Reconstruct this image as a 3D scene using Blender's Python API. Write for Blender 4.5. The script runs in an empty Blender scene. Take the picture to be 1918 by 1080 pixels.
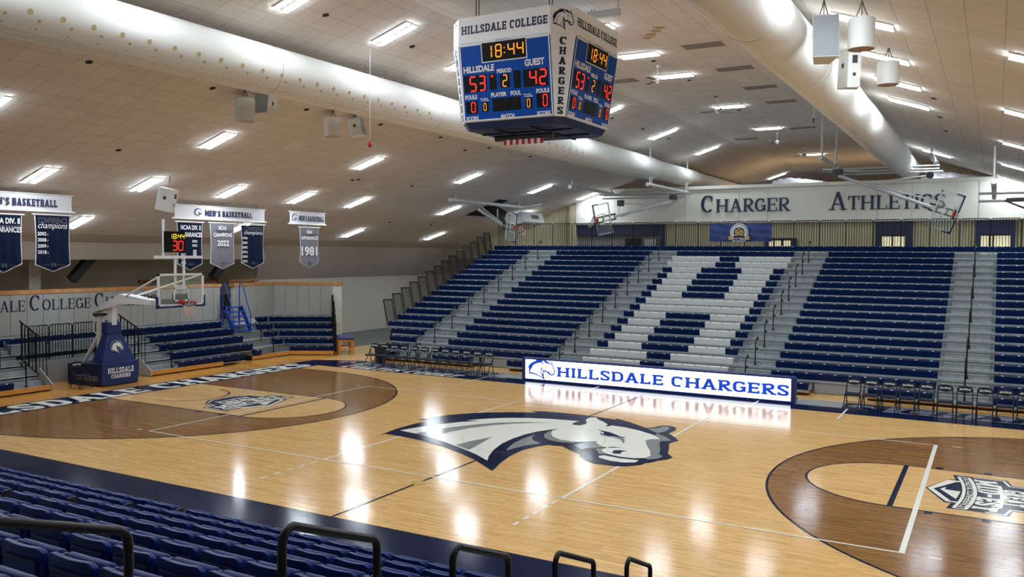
import bpy, bmesh, math, random
from mathutils import Vector, Matrix
random.seed(7)
S = bpy.context.scene
COL = S.collection
PI = math.pi
# ------------------------------------------------------------------ camera, world, exposure
# court origin at centre court, +X along the court to the right, +Y towards the far stands
CAM = Vector((10.148, -19.182, 4.679)); FPX = 1605.694; YAW, PIT, ROL = -0.5130, -0.0400, 0.0072
def cam_axes():
    f = Vector((math.sin(YAW)*math.cos(PIT), math.cos(YAW)*math.cos(PIT), math.sin(PIT)))
    r0 = Vector((math.cos(YAW), -math.sin(YAW), 0)); u0 = r0.cross(f)
    return math.cos(ROL)*r0 + math.sin(ROL)*u0, -math.sin(ROL)*r0 + math.cos(ROL)*u0, f
CR, CU, CF = cam_axes()
cd = bpy.data.cameras.new('camera'); cam = bpy.data.objects.new('camera', cd); COL.objects.link(cam)
cd.sensor_width = 36.0; cd.lens = FPX/1918*36.0; cd.clip_start = 0.1; cd.clip_end = 300
M = Matrix((CR, CU, -CF)).transposed().to_4x4(); M.translation = CAM; cam.matrix_world = M
S.camera = cam
S.view_settings.view_transform = 'Standard'; S.view_settings.look = 'None'
S.view_settings.gamma = 1.0; S.view_settings.use_curve_mapping = False
S.view_settings.exposure = EXPOSURE = 0.0
S.cycles.use_denoising = True; S.cycles.max_bounces = 8; S.cycles.diffuse_bounces = 5; S.cycles.glossy_bounces = 3
S.cycles.sample_clamp_indirect = 8.0
W = bpy.data.worlds.new('world'); S.world = W; W.use_nodes = True
W.node_tree.nodes['Background'].inputs[0].default_value = (0.75, 0.8, 0.9, 1); W.node_tree.nodes['Background'].inputs[1].default_value = 0.05
LIGHT_STRENGTH = 69.0          # ceiling strip lights
LED_STRENGTH = 3.0             # courtside LED board

def ray(u, v): return ((u-959)/FPX)*CR + (-(v-540)/FPX)*CU + CF
def on(u, v, ax, val):
    d = ray(u, v); return CAM + d*((val-CAM[ax])/d[ax])
def seen(p, mg=40):
    d = Vector(p)-CAM; z = d.dot(CF)
    if z < .3: return False
    u = 959+FPX*d.dot(CR)/z; v = 540-FPX*d.dot(CU)/z
    return -mg < u < 1918+mg and -mg < v < 1080+mg

# ------------------------------------------------------------------ materials
def srgb(r, g, b):
    f = lambda c: (c/255/12.92) if c/255 <= .04045 else ((c/255+.055)/1.055)**2.4
    return (f(r), f(g), f(b), 1)
def mat(name, col, rough=.5, metal=0, spec=.5, noise=0, nscale=8, bump=0, coat=0):
    m = bpy.data.materials.new(name); m.use_nodes = True; nt = m.node_tree; b = nt.nodes['Principled BSDF']
    b.inputs['Base Color'].default_value = col; b.inputs['Roughness'].default_value = rough
    b.inputs['Metallic'].default_value = metal; b.inputs['Specular IOR Level'].default_value = spec
    if coat: b.inputs['Coat Weight'].default_value = coat; b.inputs['Coat Roughness'].default_value = .1
    if noise or bump:
        tc = nt.nodes.new('ShaderNodeTexCoord'); n = nt.nodes.new('ShaderNodeTexNoise')
        n.inputs['Scale'].default_value = nscale; n.inputs['Detail'].default_value = 5
        nt.links.new(tc.outputs['Object'], n.inputs['Vector'])
        if noise:
            mx = nt.nodes.new('ShaderNodeMix'); mx.data_type = 'RGBA'; mx.inputs[0].default_value = 1
            mx.blend_type = 'MULTIPLY'; mx.inputs[6].default_value = col
            r = nt.nodes.new('ShaderNodeMapRange'); r.inputs[1].default_value = .3; r.inputs[2].default_value = .7
            r.inputs[3].default_value = 1-noise; r.inputs[4].default_value = 1+noise*.3
            nt.links.new(n.outputs['Fac'], r.inputs[0]); nt.links.new(r.outputs[0], mx.inputs[7]); nt.links.new(mx.outputs[2], b.inputs['Base Color'])
        if bump:
            bp = nt.nodes.new('ShaderNodeBump'); bp.inputs['Strength'].default_value = bump; bp.inputs['Distance'].default_value = .01
            nt.links.new(n.outputs['Fac'], bp.inputs['Height']); nt.links.new(bp.outputs[0], b.inputs['Normal'])
    return m
def emit(name, col, st):
    m = bpy.data.materials.new(name); m.use_nodes = True; b = m.node_tree.nodes['Principled BSDF']
    b.inputs['Base Color'].default_value = col; b.inputs['Emission Color'].default_value = col; b.inputs['Emission Strength'].default_value = st
    b.inputs['Roughness'].default_value = .5
    return m
def lin(nt, a, b): nt.links.new(a, b)
def floor_gloss(nt, b):
    """varnish: low roughness and a faint ripple along the boards"""
    b.inputs['Roughness'].default_value = .135; b.inputs['Specular IOR Level'].default_value = .24
    tc = nt.nodes.new('ShaderNodeTexCoord'); mp = nt.nodes.new('ShaderNodeMapping'); mp.inputs['Scale'].default_value = (1.3, 17.5, 1)
    n = nt.nodes.new('ShaderNodeTexNoise'); n.inputs['Scale'].default_value = 1.0; n.inputs['Detail'].default_value = 2
    bp = nt.nodes.new('ShaderNodeBump'); bp.inputs['Strength'].default_value = .045; bp.inputs['Distance'].default_value = .01
    lin(nt, tc.outputs['Object'], mp.inputs[0]); lin(nt, mp.outputs[0], n.inputs['Vector']); lin(nt, n.outputs['Fac'], bp.inputs['Height']); lin(nt, bp.outputs[0], b.inputs['Normal'])
def wood_floor(name, base, dark, fleck):
    m = bpy.data.materials.new(name); m.use_nodes = True; nt = m.node_tree; b = nt.nodes['Principled BSDF']
    tc = nt.nodes.new('ShaderNodeTexCoord')
    br = nt.nodes.new('ShaderNodeTexBrick'); br.offset = .37; br.offset_frequency = 1
    br.inputs['Scale'].default_value = 1; br.inputs['Brick Width'].default_value = .85; br.inputs['Row Height'].default_value = .057
    br.inputs['Mortar Size'].default_value = .001; br.inputs['Bias'].default_value = 0
    br.inputs['Color1'].default_value = (0, 0, 0, 1); br.inputs['Color2'].default_value = (1, 1, 1, 1); br.inputs['Mortar'].default_value = (.3, .3, .3, 1)
    lin(nt, tc.outputs['Object'], br.inputs['Vector'])
    def streak(sx, sy, sc, det):
        mp = nt.nodes.new('ShaderNodeMapping'); mp.inputs['Scale'].default_value = (sx, sy, 1); n = nt.nodes.new('ShaderNodeTexNoise')
        n.inputs['Scale'].default_value = sc; n.inputs['Detail'].default_value = det; n.inputs['Roughness'].default_value = .6
        lin(nt, tc.outputs['Object'], mp.inputs[0]); lin(nt, mp.outputs[0], n.inputs['Vector']); return n.outputs['Fac']
    def rng(sock, a, b_, c, d):
        r = nt.nodes.new('ShaderNodeMapRange'); r.inputs[1].default_value = a; r.inputs[2].default_value = b_; r.inputs[3].default_value = c; r.inputs[4].default_value = d
        lin(nt, sock, r.inputs[0]); return r.outputs[0]
    mx = nt.nodes.new('ShaderNodeMath'); mx.operation = 'MULTIPLY_ADD'; mx.inputs[1].default_value = .5
    lin(nt, br.outputs['Color'], mx.inputs[0]); lin(nt, rng(streak(.9, 14, 1.2, 4), .3, .7, -.1, .6), mx.inputs[2])
    ramp = nt.nodes.new('ShaderNodeValToRGB'); ramp.color_ramp.elements[0].color = dark; ramp.color_ramp.elements[1].color = base
    ramp.color_ramp.elements[0].position = .0; ramp.color_ramp.elements[1].position = .85; lin(nt, mx.outputs[0], ramp.inputs[0])
    fl = rng(streak(3.2, 42, 1.1, 3), .57, .66, 1.0, 1-fleck)
    mul = nt.nodes.new('ShaderNodeMix'); mul.data_type = 'RGBA'; mul.blend_type = 'MULTIPLY'; mul.inputs[0].default_value = 1
    lin(nt, ramp.outputs[0], mul.inputs[6]); lin(nt, fl, mul.inputs[7]); lin(nt, mul.outputs[2], b.inputs['Base Color'])
    floor_gloss(nt, b); return m
def floor_paint(name, col, spec=.24):
    m = mat(name, col); b = m.node_tree.nodes['Principled BSDF']; floor_gloss(m.node_tree, b); b.inputs['Specular IOR Level'].default_value = spec; return m
def ceiling_mat(name, col):
    m = bpy.data.materials.new(name); m.use_nodes = True; nt = m.node_tree; b = nt.nodes['Principled BSDF']; b.inputs['Roughness'].default_value = .9; b.inputs['Specular IOR Level'].default_value = .1
    tc = nt.nodes.new('ShaderNodeTexCoord'); sep = nt.nodes.new('ShaderNodeSeparateXYZ'); cmb = nt.nodes.new('ShaderNodeCombineXYZ')
    lin(nt, tc.outputs['Object'], sep.inputs[0]); lin(nt, sep.outputs['X'], cmb.inputs['X']); lin(nt, sep.outputs['Y'], cmb.inputs['Y'])
    br = nt.nodes.new('ShaderNodeTexBrick'); br.offset = 0; br.inputs['Scale'].default_value = 1
    br.inputs['Brick Width'].default_value = .6; br.inputs['Row Height'].default_value = .61; br.inputs['Mortar Size'].default_value = .009; br.inputs['Mortar Smooth'].default_value = .3
    c2 = tuple(c*.93 for c in col[:3])+(1,)
    br.inputs['Color1'].default_value = col; br.inputs['Color2'].default_value = c2; br.inputs['Mortar'].default_value = tuple(c*.64 for c in col[:3])+(1,)
    lin(nt, cmb.outputs[0], br.inputs['Vector'])
    n = nt.nodes.new('ShaderNodeTexNoise'); n.inputs['Scale'].default_value = 60; n.inputs['Detail'].default_value = 3; lin(nt, tc.outputs['Object'], n.inputs['Vector'])
    r = nt.nodes.new('ShaderNodeMapRange'); r.inputs[3].default_value = .88; r.inputs[4].default_value = 1.08; lin(nt, n.outputs['Fac'], r.inputs[0])
    mx = nt.nodes.new('ShaderNodeMix'); mx.data_type = 'RGBA'; mx.blend_type = 'MULTIPLY'; mx.inputs[0].default_value = 1
    lin(nt, br.outputs['Color'], mx.inputs[6]); lin(nt, r.outputs[0], mx.inputs[7]); lin(nt, mx.outputs[2], b.inputs['Base Color']); return m
def block_wall(name, col):
    m = bpy.data.materials.new(name); m.use_nodes = True; nt = m.node_tree; b = nt.nodes['Principled BSDF']; b.inputs['Roughness'].default_value = .7
    tc = nt.nodes.new('ShaderNodeTexCoord'); mp = nt.nodes.new('ShaderNodeMapping'); mp.inputs['Rotation'].default_value = (0, PI/2, PI/2)
    sep = nt.nodes.new('ShaderNodeSeparateXYZ'); cmb = nt.nodes.new('ShaderNodeCombineXYZ')
    lin(nt, tc.outputs['Object'], sep.inputs[0]); lin(nt, sep.outputs['Y'], cmb.inputs['X']); lin(nt, sep.outputs['Z'], cmb.inputs['Y'])
    br = nt.nodes.new('ShaderNodeTexBrick'); br.inputs['Scale'].default_value = 1; br.inputs['Brick Width'].default_value = .4; br.inputs['Row Height'].default_value = .2
    br.inputs['Mortar Size'].default_value = .006; br.inputs['Color1'].default_value = col; br.inputs['Color2'].default_value = tuple(c*.97 for c in col[:3])+(1,); br.inputs['Mortar'].default_value = tuple(c*.82 for c in col[:3])+(1,)
    lin(nt, cmb.outputs[0], br.inputs['Vector']); lin(nt, br.outputs['Color'], b.inputs['Base Color']); return m
def grain(name, c1, c2, rough=.4, sc=(1, 1, 14)):
    m = bpy.data.materials.new(name); m.use_nodes = True; nt = m.node_tree; b = nt.nodes['Principled BSDF']; b.inputs['Roughness'].default_value = rough
    tc = nt.nodes.new('ShaderNodeTexCoord'); mp = nt.nodes.new('ShaderNodeMapping'); mp.inputs['Scale'].default_value = sc
    n = nt.nodes.new('ShaderNodeTexNoise'); n.inputs['Scale'].default_value = 3; n.inputs['Detail'].default_value = 5
    lin(nt, tc.outputs['Object'], mp.inputs[0]); lin(nt, mp.outputs[0], n.inputs['Vector'])
    ramp = nt.nodes.new('ShaderNodeValToRGB'); ramp.color_ramp.elements[0].position = .35; ramp.color_ramp.elements[1].position = .65
    ramp.color_ramp.elements[0].color = c1; ramp.color_ramp.elements[1].color = c2
    lin(nt, n.outputs['Fac'], ramp.inputs[0]); lin(nt, ramp.outputs[0], b.inputs['Base Color']); return m
def glass_mat(name, col, alpha):
    m = bpy.data.materials.new(name); m.use_nodes = True; nt = m.node_tree; b = nt.nodes['Principled BSDF']
    b.inputs['Base Color'].default_value = col; b.inputs['Alpha'].default_value = alpha; b.inputs['Roughness'].default_value = .03; b.inputs['Specular IOR Level'].default_value = .8
    return m
def mesh_mat(name, col, scale, gap):
    """grille: fine dark holes"""
    m = bpy.data.materials.new(name); m.use_nodes = True; nt = m.node_tree; b = nt.nodes['Principled BSDF']; b.inputs['Roughness'].default_value = .6
    tc = nt.nodes.new('ShaderNodeTexCoord'); v = nt.nodes.new('ShaderNodeTexVoronoi'); v.inputs['Scale'].default_value = scale; v.inputs['Randomness'].default_value = .2
    lin(nt, tc.outputs['Object'], v.inputs['Vector']); r = nt.nodes.new('ShaderNodeValToRGB'); r.color_ramp.elements[0].position = gap; r.color_ramp.elements[1].position = gap+.1
    r.color_ramp.elements[0].color = tuple(c*.45 for c in col[:3])+(1,); r.color_ramp.elements[1].color = col
    lin(nt, v.outputs['Distance'], r.inputs[0]); lin(nt, r.outputs[0], b.inputs['Base Color']); return m

NAVY = srgb(22, 36, 86)
MT = dict(
 wood=wood_floor('maple_boards', srgb(228, 186, 121), srgb(202, 154, 90), .42),
 stain=wood_floor('stained_maple_boards', srgb(152, 108, 56), srgb(108, 72, 33), .55),
 fnavy=floor_paint('navy_floor_paint', srgb(10, 23, 56), .06), darker_wood=wood_floor('darker_maple_boards', srgb(206, 152, 78), srgb(178, 124, 56), .4), fwhite=floor_paint('white_floor_paint', srgb(232, 231, 218)),
 fgrey=floor_paint('grey_floor_paint', srgb(128, 132, 130)), flav=floor_paint('pale_grey_floor_paint', srgb(150, 150, 168)),
 fgold=floor_paint('brass_plate', srgb(190, 165, 90)), rubber=mat('grey_rubber_floor', srgb(92, 94, 96), .35),
 ceil=ceiling_mat('acoustic_ceiling_tile', srgb(230, 224, 217)), plaster=mat('grey_plaster', srgb(200, 194, 184), .85, noise=.06, nscale=2),
 wallblock=block_wall('painted_block', srgb(214, 212, 200)), bulk=mat('cream_panel', srgb(216, 213, 202), .75, noise=.03, nscale=.6), corr=mat('tan_corrugated_steel', srgb(188, 180, 146), .55),
 pad=mat('grey_vinyl_wall_pad', srgb(165, 166, 160), .5), cap=grain('oak_cap', srgb(176, 122, 70), srgb(206, 152, 96), .4, (12, 1, 1)),
 base_oak=grain('varnished_oak', srgb(186, 120, 40), srgb(222, 158, 72), .35, (2, 2, 20)),
 navyp=mat('navy_plastic', srgb(3, 28, 72), .42, spec=.16), whitep=mat('white_plastic', srgb(212, 214, 212), .4), tag=mat('pale_number_plate', srgb(190, 194, 200), .4), dtag=mat('dark_number_plate', srgb(90, 92, 96), .4),
 galv=mat('galvanised_deck', srgb(160, 168, 170), .42, .35, noise=.22, nscale=5), galvd=mat('grey_riser', srgb(120, 128, 130), .5, .2, noise=.1, nscale=4), kick=mat('grey_kick_panel', srgb(140, 144, 148), .5), void=mat('dark_void', srgb(16, 16, 18), .9),
 black=mat('black_powder_coat', srgb(11, 11, 13), .36, spec=.3), blacksat=mat('black_satin', srgb(28, 28, 30), .5), steel=mat('pale_grey_paint', srgb(198, 200, 200), .4), chrome=mat('zinc_steel', srgb(188, 190, 190), .35, .3), darksteel=mat('dark_steel', srgb(60, 60, 62), .4, .5),
 duct=mat('white_duct_fabric', srgb(226, 226, 220), .75), duct_seam=mat('duct_seam', srgb(176, 170, 160), .8), hole=mat('duct_vent', srgb(186, 172, 124), .6), wire=mat('thin_wire', srgb(110, 106, 98), .5),
 sbwhite=mat('scoreboard_white', srgb(246, 247, 250), .4), sbblue=mat('scoreboard_blue', srgb(0, 74, 170), .5, spec=.15), sbdark=mat('scoreboard_dark', srgb(12, 11, 12), .5, spec=.15), sbseg=mat('unlit_segment', srgb(30, 30, 32), .5, spec=.2), sbunder=mat('scoreboard_navy_frame', srgb(16, 34, 80), .5),
 amber=emit('amber_led', srgb(255, 150, 24), 1.25), red=emit('red_led', srgb(255, 46, 36), 1.25), yellow=emit('yellow_led', srgb(255, 225, 20), 1.5),
 inkwhite=mat('white_ink', srgb(236, 236, 236), .5), inknavy=mat('navy_ink', srgb(14, 26, 66), .5), inkgrey=mat('grey_ink', srgb(176, 178, 180), .5), inkdim=mat('dim_grey_ink', srgb(72, 78, 92), .5), inkgold=mat('gold_ink', srgb(196, 160, 84), .5), inkblack=mat('black_ink', srgb(26, 28, 36), .5),
 light=emit('strip_light_diffuser', (.87, .965, 1.06, 1), LIGHT_STRENGTH), fixture=mat('white_fixture', srgb(225, 225, 222), .4),
 ledw=emit('led_white', (.93, .93, 1, 1), LED_STRENGTH), ledb=emit('led_blue', srgb(10, 62, 176), .85), ledpale=emit('led_pale', (.8, .82, .95, 1), LED_STRENGTH*.75), lednavy=mat('navy_led_frame', srgb(22, 40, 104), .45),
 banner=mat('white_banner_cloth', srgb(214, 214, 218), .8), bnavy=mat('navy_banner_cloth', srgb(10, 25, 52), .85, spec=.15), bgrey=mat('grey_banner_cloth', srgb(122, 120, 130), .85, spec=.15), bblue=mat('blue_banner_cloth', srgb(46, 66, 132), .6, noise=.35, nscale=1.2),
 vinyl=mat('navy_vinyl_pad', srgb(8, 38, 98), .5, bump=.15, nscale=5), vinyld=mat('navy_vinyl_side', srgb(20, 30, 70), .5, bump=.2, nscale=5), white=mat('white_enamel', srgb(226, 228, 230), .35), orange=mat('orange_rim', srgb(206, 52, 30), .4), net=mat('net_cord', srgb(216, 206, 190), .8), netd=mat('net_cord_dark', srgb(40, 40, 60), .8),
 gframe=mat('silver_board_frame', srgb(178, 192, 198), .35, .3), glass=glass_mat('backboard_glass', srgb(200, 214, 200), .16), bluepaint=mat('bright_blue_paint', srgb(20, 66, 168), .4), chair=mat('charcoal_chair_paint', srgb(32, 40, 50), .55, spec=.2), chairp=mat('charcoal_chair_pad', srgb(26, 34, 46), .6, spec=.2),
 seat=mat('royal_navy_plastic', srgb(2, 33, 100), .36, spec=.18), seatd=mat('seat_recess', srgb(6, 46, 112), .5, spec=.2), hub=mat('charcoal_hub', srgb(40, 40, 42), .5, spec=.3), spk=mat('white_speaker_box', srgb(216, 216, 210), .5), grille=mesh_mat('speaker_grille', srgb(170, 176, 182), 60, .25), beige=mat('beige_cap', srgb(170, 148, 126), .6),
 foil=mat('silver_foil', srgb(200, 200, 204), .25, .9, bump=.9, nscale=6), hvac=mat('white_hvac', srgb(224, 224, 222), .5), winglow=emit('lit_room_beyond', srgb(236, 226, 186), .55), wingrey=mat('grey_shutter', srgb(120, 112, 112), .6), carpet=mat('grey_carpet', srgb(138, 144, 142), .95, noise=.35, nscale=90), bin=mat('dark_grey_bin', srgb(44, 44, 48), .5), redcloth=mat('red_flag_cloth', srgb(184, 28, 44), .8), conc=mat('concourse_floor', srgb(120, 116, 112), .7), roomwall=mat('warm_white_wall', srgb(206, 198, 186), .9),
 hallceil=mat('amber_glow_tint', srgb(196, 160, 112), .9), newtile=mat('plain_ceiling_tile', srgb(232, 226, 218), .9), water=mat('brown_stain', srgb(186, 158, 124), .9), grid=mat('return_grille', srgb(140, 134, 126), .8),
)
# ------------------------------------------------------------------ mesh builder
class Fr:
    def __init__(s, o, ux, uy):
        s.o = Vector(o); s.x = Vector(ux).normalized(); s.y = Vector(uy).normalized(); s.n = s.x.cross(s.y).normalized()
    def p(s, a, b, c=0): return s.o + s.x*a + s.y*b + s.n*c
class MB:
    def __init__(s): s.v = []; s.f = []; s.m = []
    def add(s, vs, fs, m=0):
        k = len(s.v); s.v += [tuple(v) for v in vs]; s.f += [tuple(i+k for i in f) for f in fs]; s.m += [m]*len(fs); return s
    def hexa(s, P, m=0):
        return s.add(P, [(0, 3, 2, 1), (4, 5, 6, 7), (0, 1, 5, 4), (1, 2, 6, 5), (2, 3, 7, 6), (3, 0, 4, 7)], m)
    def box(s, x0, x1, y0, y1, z0, z1, m=0):
        return s.hexa([(x0, y0, z0), (x1, y0, z0), (x1, y1, z0), (x0, y1, z0), (x0, y0, z1), (x1, y0, z1), (x1, y1, z1), (x0, y1, z1)], m)
    def fbox(s, fr, a0, a1, b0, b1, c0, c1, m=0):
        return s.hexa([fr.p(*q) for q in [(a0, b0, c0), (a1, b0, c0), (a1, b1, c0), (a0, b1, c0), (a0, b0, c1), (a1, b0, c1), (a1, b1, c1), (a0, b1, c1)]], m)
    def poly(s, P, m=0): return s.add(P, [tuple(range(len(P)))], m)
    def prism(s, P2, fr, c0, c1, m=0):
        n = len(P2); A = [fr.p(a, b, c0) for a, b in P2]; B = [fr.p(a, b, c1) for a, b in P2]
        return s.add(A+B, [tuple(range(n))[::-1], tuple(range(n, 2*n))]+[(i, (i+1) % n, n+(i+1) % n, n+i) for i in range(n)], m)
    def tube(s, pts, r, n=8, m=0, closed=False):
        P = [Vector(p) for p in pts]; N = len(P); R = r if isinstance(r, (list, tuple)) else [r]*N
        t0 = (P[1]-P[0]).normalized(); a = t0.orthogonal().normalized(); rings = []
        for i in range(N):
            if closed: t = (P[(i+1) % N]-P[i-1]).normalized()
            else: t = ((P[min(i+1, N-1)]-P[max(i-1, 0)])).normalized()
            a = (a - t*a.dot(t)).normalized(); b = t.cross(a)
            rings.append([P[i]+R[i]*(math.cos(2*PI*k/n)*a+math.sin(2*PI*k/n)*b) for k in range(n)])
        fs = []; M_ = N if closed else N-1
        for i in range(M_):
            j = (i+1) % N
            for k in range(n): fs.append((i*n+k, i*n+(k+1) % n, j*n+(k+1) % n, j*n+k))
        if not closed: fs += [tuple(range(n))[::-1], tuple((N-1)*n+k for k in range(n))]
        return s.add([q for rg in rings for q in rg], fs, m)
    def bar(s, p0, p1, w, h=None, up=(0, 0, 1), m=0):
        p0 = Vector(p0); p1 = Vector(p1); t = (p1-p0).normalized(); u = Vector(up); u = u - t*u.dot(t)
        if u.length < 1e-4: u = t.orthogonal()
        u.normalize(); sd = t.cross(u); h = h or w; P = []
        for p in (p0, p1):
            for a, b in ((-1, -1), (1, -1), (1, 1), (-1, 1)): P.append(p+sd*a*w/2+u*b*h/2)
        return s.hexa(P, m)
    def lathe(s, prof, c, n=24, m=0, axis=2, caps=True):
        vs = []; c = Vector(c)
        for r, z in prof:
            for k in range(n):
                a = 2*PI*k/n; q = (r*math.cos(a), r*math.sin(a), z)
                if axis == 1: q = (q[0], q[2], q[1])
                if axis == 0: q = (q[2], q[0], q[1])
                vs.append(c+Vector(q))
        fs = [(i*n+k, i*n+(k+1) % n, (i+1)*n+(k+1) % n, (i+1)*n+k) for i in range(len(prof)-1) for k in range(n)]
        if caps: fs += [tuple(range(n))[::-1], tuple((len(prof)-1)*n+k for k in range(n))]
        return s.add(vs, fs, m)
    def sphere(s, c, r, n=12, m=0): return s.lathe([(max(r*math.sin(PI*i/6), 1e-4), -r*math.cos(PI*i/6)) for i in range(7)], c, n, m)
    def mesh(s, name, mats, smooth=False):
        me = bpy.data.meshes.new(name); me.from_pydata(s.v, [], s.f)
        for k in (mats if isinstance(mats, (list, tuple)) else [mats]): me.materials.append(MT[k] if isinstance(k, str) else k)
        me.polygons.foreach_set('material_index', s.m)
        if smooth:
            me.polygons.foreach_set('use_smooth', [True]*len(s.f)); me.set_sharp_from_angle(angle=math.radians(smooth if smooth is not True else 38))
        me.update(); return me
    def build(s, name, mats, parent=None, smooth=False, bevel=0, seg=2):
        o = bpy.data.objects.new(name, s.mesh(name, mats, smooth)); COL.objects.link(o)
        if parent is not None:
            o.parent = parent
            L = parent.location.copy(); q = parent.parent
            while q is not None: L = L + q.location; q = q.parent
            if parent.type == 'EMPTY' and not parent.get('_local'): o.location = -L
        if bevel:
            md = o.modifiers.new('bevel', 'BEVEL'); md.width = bevel; md.segments = seg; md.limit_method = 'ANGLE'; md.angle_limit = math.radians(40)
        return o
def tag(o, label, cat, group=None):
    o['label'] = label; o['category'] = cat
    if group: o['group'] = group
    return o
def thing(name, loc, label, cat, group=None, local=False):
    o = bpy.data.objects.new(name, None); COL.objects.link(o); o.location = loc; o.empty_display_size = .2
    if local: o['_local'] = 1
    return tag(o, label, cat, group)
def struct(o): o['kind'] = 'structure'; return o
def copy_tree(o, parent=None):
    c = o.copy(); COL.objects.link(c)
    if parent is not None: c.parent = parent
    for ch in list(o.children): copy_tree(ch, c)
    return c
ORD = ['first', 'second', 'third', 'fourth', 'fifth', 'sixth', 'seventh', 'eighth', 'ninth', 'tenth', 'eleventh', 'twelfth', 'thirteenth', 'fourteenth', 'fifteenth', 'sixteenth', 'seventeenth', 'eighteenth', 'nineteenth', 'twentieth']
ORD += ['twenty-'+w for w in ORD[:9]] + ['thirtieth'] + ['thirty-'+w for w in ORD[:9]] + ['fortieth']
# ------------------------------------------------------------------ lettering
def stroke(pts, T, th, pw=1.0, fixed=None):
    """offset a centre line into quads; thickness follows the stroke direction"""
    P = [Vector((x, y)) for x, y in pts]; n = len(P); L = []; R = []
    closed = (P[0]-P[-1]).length < 1e-6
    for i in range(n):
        if closed: a, b = P[i-1] if i > 0 else P[-2], P[i+1] if i < n-1 else P[1]
        else: a, b = P[max(i-1, 0)], P[min(i+1, n-1)]
        d = (b-a).normalized(); nn = Vector((-d.y, d.x)); t = fixed or (th+(T-th)*abs(d.y)**pw); k = 1.0
        if 0 < i < n-1:
            d1 = (P[i]-P[i-1]).normalized(); k = 1/max(.5, abs(nn.dot(Vector((-d1.y, d1.x)))))
        L.append(P[i]+nn*t*.5*k); R.append(P[i]-nn*t*.5*k)
    return [[tuple(L[i]), tuple(R[i]), tuple(R[i+1]), tuple(L[i+1])] for i in range(n-1)]
def arc(cx, cy, rx, ry, a0, a1, n=14, e=2.0):
    out = []
    for i in range(n+1):
        a = math.radians(a0+(a1-a0)*i/n); c, s_ = math.cos(a), math.sin(a)
        out.append((cx+rx*math.copysign(abs(c)**(2/e), c), cy+ry*math.copysign(abs(s_)**(2/e), s_)))
    return out
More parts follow.
